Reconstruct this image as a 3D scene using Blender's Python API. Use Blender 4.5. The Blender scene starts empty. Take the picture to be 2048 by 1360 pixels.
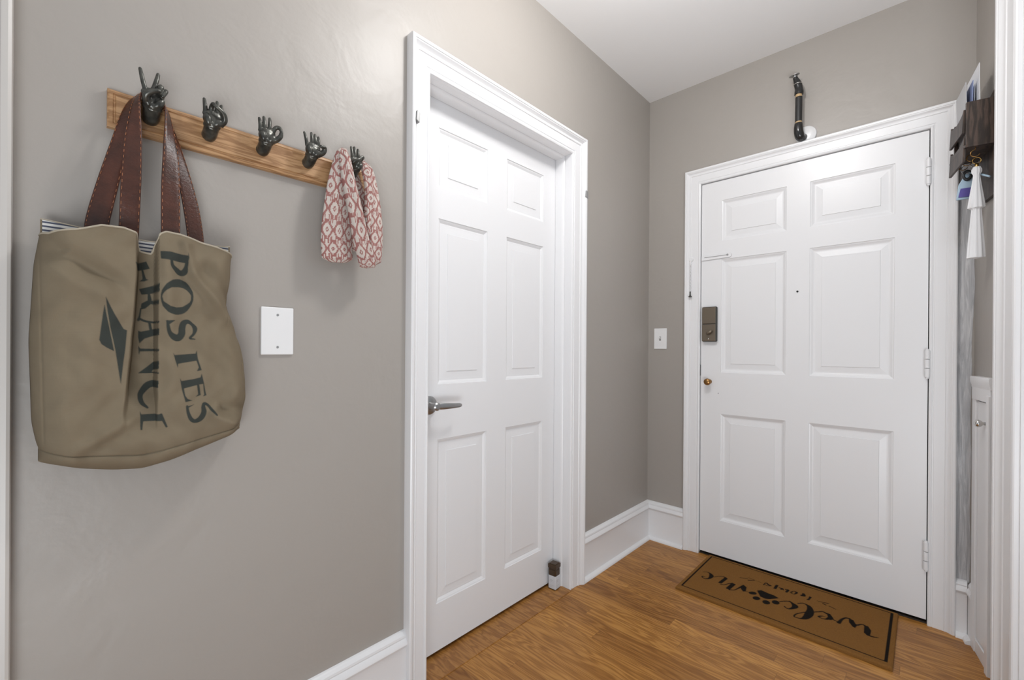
import bpy, bmesh, math, random
import numpy as np
from mathutils import Vector, Matrix, Euler
random.seed(7); np.random.seed(7)
SC = bpy.context.scene
COL = SC.collection
PI = math.pi

# ------------------------------------------------------------------ camera
cam_d = bpy.data.cameras.new('camera')
cam = bpy.data.objects.new('camera', cam_d); COL.objects.link(cam); SC.camera = cam
cam_d.sensor_width = 36.0
cam_d.lens = 882.29 / 2048 * 36.0
cam_d.shift_y = 18.39 / 2048
cam_d.clip_start = 0.01
_yaw, _pit, _rol = 0.7532, -0.0009, 0.0066
_F = Vector((-math.sin(_yaw) * math.cos(_pit), math.cos(_yaw) * math.cos(_pit), math.sin(_pit)))
_R0 = Vector((math.cos(_yaw), math.sin(_yaw), 0)); _U0 = _R0.cross(_F)
_R = _R0 * math.cos(_rol) + _U0 * math.sin(_rol); _U = -_R0 * math.sin(_rol) + _U0 * math.cos(_rol)
_m = Matrix((_R, _U, -_F)).transposed().to_4x4()
_m.translation = Vector((1.2206, -2.504, 1.1263))
cam.matrix_world = _m

# ------------------------------------------------------------------ light
SC.view_settings.view_transform = 'Standard'
SC.view_settings.look = 'None'
SC.view_settings.gamma = 1.0
SC.view_settings.use_curve_mapping = False
SC.view_settings.exposure = -0.08
w = bpy.data.worlds.new('world'); SC.world = w; w.use_nodes = True
w.node_tree.nodes['Background'].inputs[0].default_value = (0.86, 0.93, 1.0, 1)
w.node_tree.nodes['Background'].inputs[1].default_value = 0.52
LAMP = (0.74, -1.38, 2.47)
ld = bpy.data.lights.new('ceiling_lamp_bulb', 'POINT'); ld.energy = 25.5; ld.shadow_soft_size = 0.09
ld.color = (1.0, 0.985, 0.975)
lo = bpy.data.objects.new('ceiling_lamp_bulb', ld); lo.location = LAMP; COL.objects.link(lo)

# added unseen fill light, standing in for daylight off the adjoining room's floor
ad = bpy.data.lights.new('adjoining_room_fill', 'AREA'); ad.shape = 'RECTANGLE'; ad.size = 1.2; ad.size_y = 1.2; ad.energy = 46; ad.spread = math.radians(165); ad.color = (0.90, 0.95, 1.0)
ao = bpy.data.objects.new('adjoining_room_fill', ad); ao.location = (1.9, -2.9, 0.2); COL.objects.link(ao)
ao.rotation_euler = (Vector((0.95, -1.35, 2.6)) - Vector((1.9, -2.9, 0.2))).to_track_quat('-Z', 'Y').to_euler()

# ------------------------------------------------------------------ materials
def mat(name, rgb, rough=0.5, metal=0.0, spec=0.5, coat=0.0):
    m = bpy.data.materials.new(name); m.use_nodes = True
    b = m.node_tree.nodes['Principled BSDF']
    b.inputs['Base Color'].default_value = (*rgb, 1); b.inputs['Roughness'].default_value = rough
    b.inputs['Metallic'].default_value = metal; b.inputs['Specular IOR Level'].default_value = spec
    b.inputs['Coat Weight'].default_value = coat
    return m
def nodes(m): return m.node_tree.nodes, m.node_tree.links, m.node_tree.nodes['Principled BSDF']
def N(m, kind, **kw):
    n = m.node_tree.nodes.new(kind)
    for k, v in kw.items(): setattr(n, k, v)
    return n
def noise(m, vec, scale, detail=3, rough=0.5, dist=0.0):
    n = N(m, 'ShaderNodeTexNoise'); n.inputs['Scale'].default_value = scale
    n.inputs['Detail'].default_value = detail; n.inputs['Roughness'].default_value = rough
    n.inputs['Distortion'].default_value = dist
    m.node_tree.links.new(vec, n.inputs['Vector']); return n.outputs['Fac']
def math_(m, op, a, b=None, clamp=False):
    n = N(m, 'ShaderNodeMath', operation=op, use_clamp=clamp)
    for i, v in enumerate((a, b)):
        if v is None: continue
        if isinstance(v, (int, float)): n.inputs[i].default_value = v
        else: m.node_tree.links.new(v, n.inputs[i])
    return n.outputs[0]
def ramp(m, fac, stops):
    n = N(m, 'ShaderNodeValToRGB'); e = n.color_ramp.elements
    while len(e) < len(stops): e.new(0.5)
    for i, (p, c) in enumerate(stops): e[i].position = p; e[i].color = (*c, 1)
    m.node_tree.links.new(fac, n.inputs[0]); return n.outputs[0]
def mixc(m, fac, a, b, blend='MIX'):
    n = N(m, 'ShaderNodeMix', data_type='RGBA', blend_type=blend)
    for s, v in ((0, fac), (6, a), (7, b)):
        if isinstance(v, (int, float)): n.inputs[s].default_value = v
        elif isinstance(v, tuple): n.inputs[s].default_value = (*v, 1)
        else: m.node_tree.links.new(v, n.inputs[s])
    return n.outputs[2]
def coords(m, scale=(1, 1, 1), kind='Object'):
    t = N(m, 'ShaderNodeTexCoord'); mp = N(m, 'ShaderNodeMapping'); mp.inputs['Scale'].default_value = scale
    m.node_tree.links.new(t.outputs[kind], mp.inputs['Vector']); return mp.outputs[0]
def bump(m, h, strength=0.2, dist=0.01, normal=None):
    n = N(m, 'ShaderNodeBump'); n.inputs['Strength'].default_value = strength; n.inputs['Distance'].default_value = dist
    m.node_tree.links.new(h, n.inputs['Height'])
    if normal is not None: m.node_tree.links.new(normal, n.inputs['Normal'])
    m.node_tree.links.new(n.outputs[0], nodes(m)[2].inputs['Normal']); return n.outputs[0]
def setc(m, sock): m.node_tree.links.new(sock, nodes(m)[2].inputs['Base Color'])

M = {}
# greige eggshell wall paint, slightly bumpy
m = M['wall'] = mat('greige_wall_paint', (0.365, 0.337, 0.307), 0.42, spec=0.45)
v = coords(m)
h = math_(m, 'ADD', math_(m, 'MULTIPLY', noise(m, v, 9, 3, 0.55, 0.4), 1.0), math_(m, 'MULTIPLY', noise(m, v, 150, 2), 0.05))
bump(m, h, 0.5, 0.006)
setc(m, mixc(m, noise(m, v, 1.7, 2), (0.354, 0.327, 0.298), (0.376, 0.348, 0.318)))
m = M['white'] = mat('white_semigloss_paint', (0.80, 0.80, 0.81), 0.30)
v = coords(m); bump(m, noise(m, v, 60, 3), 0.06, 0.002)
m = M['door'] = mat('white_door_paint', (0.79, 0.79, 0.80), 0.33)
v = coords(m, (1, 1, 0.15)); bump(m, noise(m, v, 120, 3), 0.05, 0.002)
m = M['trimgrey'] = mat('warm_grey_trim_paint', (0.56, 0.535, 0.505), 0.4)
m = M['ceil'] = mat('white_ceiling_paint', (0.92, 0.925, 0.93), 0.85)
m = M['patch'] = mat('gloss_wall_reflections', (0.50, 0.505, 0.52), 0.22)  # pale streaks put the glossy wall's reflections into the colour
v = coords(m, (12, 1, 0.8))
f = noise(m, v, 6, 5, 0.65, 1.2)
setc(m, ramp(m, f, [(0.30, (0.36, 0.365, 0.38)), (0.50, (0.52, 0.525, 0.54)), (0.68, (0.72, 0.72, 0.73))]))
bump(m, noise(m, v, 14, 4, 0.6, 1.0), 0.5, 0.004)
M['gapdark'] = mat('dark_gap', (0.03, 0.022, 0.015), 0.8)
M['steel'] = mat('brushed_steel', (0.40, 0.40, 0.40), 0.32, 1.0)
M['nickel'] = mat('polished_nickel', (0.62, 0.61, 0.59), 0.18, 1.0)
M['brass'] = mat('aged_brass', (0.36, 0.20, 0.075), 0.28, 1.0)
M['gold'] = mat('gold_ring', (0.70, 0.45, 0.15), 0.3, 1.0)
m = M['bronze'] = mat('brown_nickel', (0.20, 0.165, 0.125), 0.38, 0.75)
v = coords(m, (1, 1, 40)); bump(m, noise(m, v, 20, 2), 0.05, 0.001)
M['edge'] = mat('dark_metal_edge', (0.07, 0.07, 0.065), 0.4, 0.6)
m = M['hand'] = mat('dark_cast_pewter', (0.075, 0.075, 0.068), 0.30, 0.55)
v = coords(m); setc(m, ramp(m, noise(m, v, 60, 3), [(0.35, (0.045, 0.045, 0.04)), (0.7, (0.115, 0.115, 0.10))]))
M['plastic'] = mat('white_plastic_plate', (0.80, 0.80, 0.80), 0.28)
M['greymetal'] = mat('grey_screw', (0.35, 0.35, 0.35), 0.4, 0.6)
M['black'] = mat('black_rubber', (0.022, 0.022, 0.022), 0.42)
M['blackgloss'] = mat('black_gloss', (0.02, 0.02, 0.02), 0.15)
M['tan'] = mat('tan_ring', (0.55, 0.38, 0.20), 0.45)
M['blackhole'] = mat('black_hole', (0.005, 0.005, 0.005), 0.6)

def wood(name, c1, c2, c3, scale, rough=0.4, fine=0.3):
    m = mat(name, c1, rough); v = coords(m, scale)
    a = noise(m, v, 3.0, 3, 0.55, 0.6)
    rings = math_(m, 'SINE', math_(m, 'MULTIPLY', a, 34.0))
    rings = math_(m, 'MULTIPLY', rings, 0.5)
    rings = math_(m, 'ADD', rings, 0.5)
    v2 = coords(m, tuple(s * 8 for s in scale)); fn = noise(m, v2, 12, 2, 0.7)
    g = math_(m, 'ADD', math_(m, 'MULTIPLY', rings, 0.55), math_(m, 'MULTIPLY', fn, 0.45))
    setc(m, ramp(m, g, [(0.15, c3), (0.5, c1), (0.85, c2)]))
    bump(m, fn, 0.08, 0.001)
    return m
M['rackwood'] = wood('honey_oak', (0.40, 0.225, 0.105), (0.50, 0.30, 0.15), (0.27, 0.135, 0.055), (1.2, 14, 14), 0.42)
M['darkwood'] = wood('dark_walnut_board', (0.045, 0.030, 0.022), (0.085, 0.055, 0.042), (0.020, 0.014, 0.011), (10, 10, 1.2), 0.5)

# oak strip floor
m = M['floor'] = mat('oak_strip_floor', (0.3, 0.15, 0.06), 0.36, spec=0.4)
t = N(m, 'ShaderNodeTexCoord'); sp = N(m, 'ShaderNodeSeparateXYZ'); m.node_tree.links.new(t.outputs['Object'], sp.inputs[0])
X, Y = sp.outputs[0], sp.outputs[1]
W_ = 0.0572
row = math_(m, 'FLOOR', math_(m, 'DIVIDE', Y, W_))
wn = N(m, 'ShaderNodeTexWhiteNoise', noise_dimensions='1D'); m.node_tree.links.new(row, wn.inputs['W'])
xs = math_(m, 'ADD', math_(m, 'DIVIDE', X, 0.83), math_(m, 'MULTIPLY', wn.outputs['Value'], 7.3))
seg = math_(m, 'FLOOR', xs)
cid = N(m, 'ShaderNodeCombineXYZ'); m.node_tree.links.new(row, cid.inputs[0]); m.node_tree.links.new(seg, cid.inputs[1])
wn2 = N(m, 'ShaderNodeTexWhiteNoise', noise_dimensions='3D'); m.node_tree.links.new(cid.outputs[0], wn2.inputs['Vector'])
pid = wn2.outputs['Value']
# grain coordinates, shifted at random from plank to plank
gx = math_(m, 'ADD', X, math_(m, 'MULTIPLY', pid, 37.0))
gv = N(m, 'ShaderNodeCombineXYZ'); m.node_tree.links.new(math_(m, 'MULTIPLY', gx, 1.5), gv.inputs[0])
m.node_tree.links.new(math_(m, 'MULTIPLY', Y, 13.0), gv.inputs[1]); m.node_tree.links.new(math_(m, 'MULTIPLY', pid, 9.0), gv.inputs[2])
g1 = noise(m, gv.outputs[0], 1.15, 2.5, 0.45, 0.35)
ring = math_(m, 'ADD', math_(m, 'MULTIPLY', math_(m, 'SINE', math_(m, 'MULTIPLY', g1, 85.0)), 0.5), 0.5)
ring = math_(m, 'POWER', ring, 1.6)
gv2 = N(m, 'ShaderNodeCombineXYZ'); m.node_tree.links.new(math_(m, 'MULTIPLY', gx, 14.0), gv2.inputs[0]); m.node_tree.links.new(math_(m, 'MULTIPLY', Y, 420.0), gv2.inputs[1])
g2 = noise(m, gv2.outputs[0], 1.0, 2, 0.6)
g = math_(m, 'ADD', math_(m, 'MULTIPLY', ring, 0.42), math_(m, 'MULTIPLY', g2, 0.58))
base = ramp(m, g, [(0.10, (0.185, 0.066, 0.010)), (0.40, (0.365, 0.160, 0.032)), (0.85, (0.49, 0.240, 0.060))])
tint = ramp(m, pid, [(0.0, (0.66, 0.60, 0.55)), (0.35, (0.92, 0.90, 0.88)), (0.7, (1.0, 1.0, 1.0)), (1.0, (1.18, 1.22, 1.25))])
col = mixc(m, 1.0, base, tint, 'MULTIPLY')
fy = math_(m, 'FRACT', math_(m, 'DIVIDE', Y, W_)); fx = math_(m, 'FRACT', xs)
ey = math_(m, 'MINIMUM', fy, math_(m, 'SUBTRACT', 1.0, fy)); ex = math_(m, 'MINIMUM', fx, math_(m, 'SUBTRACT', 1.0, fx))
sy = math_(m, 'MULTIPLY', ey, 55.0, True); sx = math_(m, 'MULTIPLY', ex, 700.0, True)
seam = math_(m, 'MINIMUM', sy, sx)
col = mixc(m, math_(m, 'MULTIPLY', math_(m, 'SUBTRACT', 1.0, seam), 0.55), col, (0.07, 0.03, 0.012))
setc(m, col)
bump(m, math_(m, 'ADD', seam, math_(m, 'MULTIPLY', g, 0.15)), 0.12, 0.001)
M['saddle'] = wood('oak_saddle_board', (0.33, 0.145, 0.032), (0.41, 0.195, 0.050), (0.23, 0.090, 0.018), (9, 1.6, 9), 0.36)

# bag canvas with printed ink read from the mesh
m = M['canvas'] = mat('khaki_canvas', (0.22, 0.18, 0.12), 0.85, spec=0.15)
v = coords(m); at = N(m, 'ShaderNodeAttribute', attribute_name='ink')
cv = mixc(m, noise(m, v, 14, 4, 0.6), (0.165, 0.131, 0.087), (0.225, 0.184, 0.126))
setc(m, mixc(m, math_(m, 'MULTIPLY', at.outputs['Fac'], 0.93), cv, (0.028, 0.036, 0.034)))
vw = coords(m, (1, 900, 1)); vw2 = coords(m, (1, 1, 900))
bump(m, math_(m, 'ADD', noise(m, vw, 1, 1), noise(m, vw2, 1, 1)), 0.25, 0.0006)
m = M['lining'] = mat('striped_lining', (0.7, 0.7, 0.68), 0.85, spec=0.1)
t = N(m, 'ShaderNodeTexCoord'); sp = N(m, 'ShaderNodeSeparateXYZ'); m.node_tree.links.new(t.outputs['Object'], sp.inputs[0])
s = math_(m, 'SINE', math_(m, 'MULTIPLY', sp.outputs[2], 2 * PI / 0.0075))
setc(m, ramp(m, s, [(0.15, (0.62, 0.61, 0.58)), (0.3, (0.075, 0.085, 0.12))]))
M['rim'] = mat('canvas_rim', (0.42, 0.37, 0.29), 0.85, spec=0.1)
m = M['leather'] = mat('brown_leather', (0.12, 0.035, 0.018), 0.36)
v = coords(m); setc(m, ramp(m, noise(m, v, 22, 4, 0.6), [(0.3, (0.034, 0.010, 0.005)), (0.7, (0.088, 0.025, 0.012))]))
bump(m, noise(m, coords(m, (1, 1, 1.6)), 130, 3, 0.6, 0.8), 0.35, 0.002)
M['thread'] = mat('orange_thread', (0.30, 0.12, 0.055), 0.7)
m = M['scarf'] = mat('rose_patterned_knit', (0.6, 0.5, 0.47), 0.95, spec=0.1)
at = N(m, 'ShaderNodeAttribute', attribute_name='dye')
v = coords(m); nz = noise(m, v, 420, 2, 0.7)
dye = math_(m, 'MULTIPLY', math_(m, 'SUBTRACT', math_(m, 'ADD', at.outputs['Fac'], math_(m, 'MULTIPLY', math_(m, 'SUBTRACT', noise(m, v, 260, 2), 0.5), 0.9)), 0.28), 2.2, True)
rose = mixc(m, noise(m, v, 40, 2), (0.28, 0.115, 0.105), (0.38, 0.195, 0.175))
setc(m, mixc(m, dye, (0.56, 0.50, 0.455), rose)); bump(m, nz, 0.6, 0.002)
m = M['coir'] = mat('coir_mat', (0.3, 0.15, 0.05), 0.95, spec=0.1)
at = N(m, 'ShaderNodeAttribute', attribute_name='ink'); v = coords(m)
cc = mixc(m, noise(m, v, 350, 3, 0.7), (0.165, 0.074, 0.018), (0.30, 0.145, 0.042))
setc(m, mixc(m, at.outputs['Fac'], cc, (0.012, 0.009, 0.007))); bump(m, noise(m, v, 500, 2, 0.7), 0.8, 0.003)
M['paper'] = mat('white_paper', (0.72, 0.73, 0.76), 0.6)
M['bluepaper'] = mat('blue_paper', (0.22, 0.27, 0.45), 0.6)
M['greypaper'] = mat('grey_paper', (0.50, 0.50, 0.51), 0.6)
M['tassel'] = mat('white_tassel', (0.74, 0.74, 0.75), 0.8)
M['ring_blue'] = mat('pale_blue_strap', (0.36, 0.48, 0.58), 0.5)
M['purple'] = mat('purple_card', (0.10, 0.08, 0.30), 0.4)
M['bottle'] = mat('dark_amber_plastic', (0.05, 0.026, 0.010), 0.3)
M['label'] = mat('white_label', (0.62, 0.63, 0.66), 0.5)
m = M['emit'] = mat('lamp_glass', (0.9, 0.9, 0.88), 0.4)
b = nodes(m)[2]; b.inputs['Emission Color'].default_value = (1.0, 0.96, 0.9, 1); b.inputs['Emission Strength'].default_value = 3.0

# ------------------------------------------------------------------ frames and mesh helpers
# every wall has a frame: u runs along it to the right as seen from the room, d comes out of it, z is up
FR = {'left': ((0, 0, 0), PI / 2), 'back': ((0, 0, 0), 0.0), 'right': ((1.36, 0, 0), -(PI / 2 - math.atan(0.17))), 'room': ((0, 0, 0), None)}
class MB:
    def __init__(s): s.v = []; s.f = []; s.mi = []
    def add(s, vs, fs, mi=0):
        o = len(s.v); s.v += [tuple(p) for p in vs]; s.f += [tuple(i + o for i in f) for f in fs]; s.mi += [mi] * len(fs)
    def box(s, u0, u1, d0, d1, z0, z1, mi=0):
        vs = [(u, d, z) for u in (u0, u1) for d in (d0, d1) for z in (z0, z1)]
        s.add(vs, [(0, 1, 3, 2), (4, 6, 7, 5), (0, 4, 5, 1), (2, 3, 7, 6), (0, 2, 6, 4), (1, 5, 7, 3)], mi)
    def prism(s, poly, axis, a, b, mi=0):
        # poly in the two other axes (order u,d,z without axis)
        n = len(poly); vs = []
        for c in (a, b):
            for p in poly:
                q = list(p); q.insert(axis, c); vs.append(q)
        s.add(vs, [tuple(range(n))[::-1], tuple(range(n, 2 * n))] + [(i, (i + 1) % n, n + (i + 1) % n, n + i) for i in range(n)], mi)
    def grid(s, P, closed_u=False, closed_v=False, mi=0, cap=False):
        nu, nv = len(P), len(P[0]); vs = [p for r in P for p in r]; fs = []
        for i in range(nu if closed_u else nu - 1):
            for j in range(nv if closed_v else nv - 1):
                fs.append((i * nv + j, ((i + 1) % nu) * nv + j, ((i + 1) % nu) * nv + (j + 1) % nv, i * nv + (j + 1) % nv))
        if cap: fs += [tuple(range(nv))[::-1], tuple((nu - 1) * nv + j for j in range(nv))]
        s.add(vs, fs, mi)
    def tube(s, pts, r, n=10, mi=0, cap=True, flat=None):
        P = [Vector(p) for p in pts]; rr = r if isinstance(r, (list, tuple)) else [r] * len(P); rows = []
        t0 = (P[1] - P[0]).normalized(); up = Vector((0, 0, 1)) if abs(t0.z) < 0.9 else Vector((0, 1, 0))
        x = t0.cross(up).normalized()
        for i, p in enumerate(P):
            t = (P[min(i + 1, len(P) - 1)] - P[max(i - 1, 0)]).normalized()
            x = (x - t * x.dot(t)).normalized(); y = t.cross(x)
            rows.append([tuple(p + x * math.cos(a) * rr[i] + y * math.sin(a) * rr[i] * (flat or 1)) for a in (2 * PI * k / n for k in range(n))])
        s.grid(rows, closed_v=True, mi=mi, cap=cap)
    def lathe(s, prof, c, axis='d', n=28, mi=0):
        # prof: (radius, distance along axis)
        rows = []
        for r, h in prof:
            row = []
            for k in range(n):
                a = 2 * PI * k / n; p, q = r * math.cos(a), r * math.sin(a)
                row.append((c[0] + p, c[1] + h, c[2] + q) if axis == 'd' else ((c[0] + p, c[1] + q, c[2] + h) if axis == 'z' else (c[0] + h, c[1] + p, c[2] + q)))
            rows.append(row)
        s.grid(rows, closed_v=True, mi=mi, cap=True)
    def ell(s, c, r, n=12, k=18, mi=0, rot=None):
        rows = []
        for i in range(n + 1):
            th = max(0.02, min(PI - 0.02, PI * i / n)); row = []
            for j in range(k):
                a = 2 * PI * j / k; q = Vector((r[0] * math.sin(th) * math.cos(a), r[1] * math.sin(th) * math.sin(a), r[2] * math.cos(th)))
                if rot: q = Euler(rot).to_matrix() @ q
                row.append((c[0] + q.x, c[1] + q.y, c[2] + q.z))
            rows.append(row)
        s.grid(rows, closed_v=True, mi=mi, cap=True)
    def torus(s, c, R, r, nrm='d', n=24, k=8, mi=0, rot=0.0, squash=1.0, arc=2 * PI):
        rows = []
        full = arc > 6.28
        for i in range(n if full else n + 1):
            a = rot + arc * i / n; row = []
            for j in range(k):
                b = 2 * PI * j / k; R2 = R + r * math.cos(b); p, q, h = R2 * math.cos(a), R2 * math.sin(a) * squash, r * math.sin(b)
                row.append({'d': (c[0] + p, c[1] + h, c[2] + q), 'z': (c[0] + p, c[1] + q, c[2] + h), 'u': (c[0] + h, c[1] + p, c[2] + q)}[nrm])
            rows.append(row)
        s.grid(rows, closed_u=full, closed_v=True, mi=mi, cap=not full)
    def build(s, name, mats, frame='back', parent=None, smooth=False, bevel=0, merge=True, origin=None):
        me = bpy.data.meshes.new(name)
        off = origin or (0, 0, 0)
        me.from_pydata([(u - off[0], -(d - off[1]), z - off[2]) if frame != 'room' else (u - off[0], d - off[1], z - off[2]) for u, d, z in s.v], [], s.f)
        for mm in (mats if isinstance(mats, (list, tuple)) else [mats]): me.materials.append(mm)
        for p, i in zip(me.polygons, s.mi): p.material_index = i; p.use_smooth = smooth
        bm = bmesh.new(); bm.from_mesh(me)
        if merge: bmesh.ops.remove_doubles(bm, verts=bm.verts, dist=1e-6)
        bmesh.ops.recalc_face_normals(bm, faces=bm.faces); bm.to_mesh(me); bm.free()
        o = bpy.data.objects.new(name, me); COL.objects.link(o)
        if parent is not None: o.parent = parent
        elif frame != 'room':
            loc, rz = FR[frame]; o.rotation_euler = (0, 0, rz); o.location = Vector(loc) + Matrix.Rotation(rz, 3, 'Z') @ Vector((off[0], -off[1], off[2]))
        else: o.location = off
        if bevel:
            b = o.modifiers.new('bevel', 'BEVEL'); b.width = bevel; b.segments = 3; b.limit_method = 'ANGLE'; b.angle_limit = math.radians(40)
            if not smooth:
                for p in me.polygons: p.use_smooth = True
                o.modifiers.new('wn', 'WEIGHTED_NORMAL').keep_sharp = False
        elif smooth == 'auto':
            pass
        return o
def empty(name, frame, origin):
    # an Empty at the thing's base; children are built in the wall's own frame through the same origin
    o = bpy.data.objects.new(name, None); COL.objects.link(o); o.empty_display_size = 0.05
    if frame == 'room': o.location = origin
    else:
        loc, rz = FR[frame]; o.rotation_euler = (0, 0, rz); o.location = Vector(loc) + Matrix.Rotation(rz, 3, 'Z') @ Vector((origin[0], -origin[1], origin[2]))
    return o
def tag(o, label=None, cat=None, group=None, kind=None):
    if label: o['label'] = label
    if cat: o['category'] = cat
    if group: o['group'] = group
    if kind: o['kind'] = kind
    return o
def struct(o, label=None): o['kind'] = 'structure'; o['label'] = label if label else o['label'] if 'label' in o else o.name.replace('_', ' '); return o
def smooth_angle(o, deg=35):
    me = o.data
    for p in me.polygons: p.use_smooth = True
    me.set_sharp_from_angle(angle=math.radians(deg))
    return o
def spline(ctrl, n):
    # Catmull-Rom through control tuples of any width
    C = [np.array(c, float) for c in ctrl]; out = []
    C = [2 * C[0] - C[1]] + C + [2 * C[-1] - C[-2]]
    segs = len(C) - 3
    for k in range(n):
        t = k / (n - 1) * segs; i = min(int(t), segs - 1); t -= i
        a, b, c, d = C[i:i + 4]
        out.append(0.5 * (2 * b + (c - a) * t + (2 * a - 5 * b + 4 * c - d) * t * t + (3 * b - a - 3 * c + d) * t ** 3))
    return out
def inside(poly, X, Y):
    r = np.zeros(X.shape, bool); n = len(poly)
    q = np.array(poly); s_ = (X >= q[:, 0].min()) & (X <= q[:, 0].max()) & (Y >= q[:, 1].min()) & (Y <= q[:, 1].max())
    if not s_.any(): return r
    full = r; XF = X; X = X[s_]; Y = Y[s_]; r = np.zeros(X.shape, bool)
    for i in range(n):
        x0, y0 = poly[i]; x1, y1 = poly[(i + 1) % n]
        if y0 == y1: continue
        c = ((y0 > Y) != (y1 > Y)) & (X < (x1 - x0) * (Y - y0) / (y1 - y0) + x0); r ^= c
    full[s_] = r
    return full
def inksoft(shapes, X, Y, r, keep=None):
    # printed coverage averaged over a small square round each vertex
    acc = np.zeros(X.shape)
    for dx in (-r, 0, r):
        for dy in (-r, 0, r): acc += inkmask(shapes, X + dx, Y + dy)
    return acc / 9
def inkmask(shapes, X, Y):
    out = np.zeros(X.shape, bool)
    for s in shapes:
        if s[0] == 'p': out |= inside(s[1], X, Y)
        elif s[0] == 'r': out |= inside(s[1], X, Y) & ~inside(s[2], X, Y)
        else:
            q = spline(s[1], 10 * (len(s[1]) - 1) + 1) if len(s[1]) > 2 else [np.array(a) for a in s[1]]
            Q = np.array([x[:3] for x in q]); wm = Q[:, 2].max()
            m_ = (X >= Q[:, 0].min() - wm) & (X <= Q[:, 0].max() + wm) & (Y >= Q[:, 1].min() - wm) & (Y <= Q[:, 1].max() + wm)
            if not m_.any(): continue
            Xs, Ys = X[m_], Y[m_]; o_ = np.zeros(Xs.shape, bool)
            for a, b in zip(q[:-1], q[1:]):
                dx, dy = b[0] - a[0], b[1] - a[1]; L = dx * dx + dy * dy + 1e-12
                t = np.clip(((Xs - a[0]) * dx + (Ys - a[1]) * dy) / L, 0, 1)
                D = np.hypot(Xs - a[0] - t * dx, Ys - a[1] - t * dy); o_ |= D < (a[2] + t * (b[2] - a[2])) / 2
            out[m_] |= o_
    return out

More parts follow.
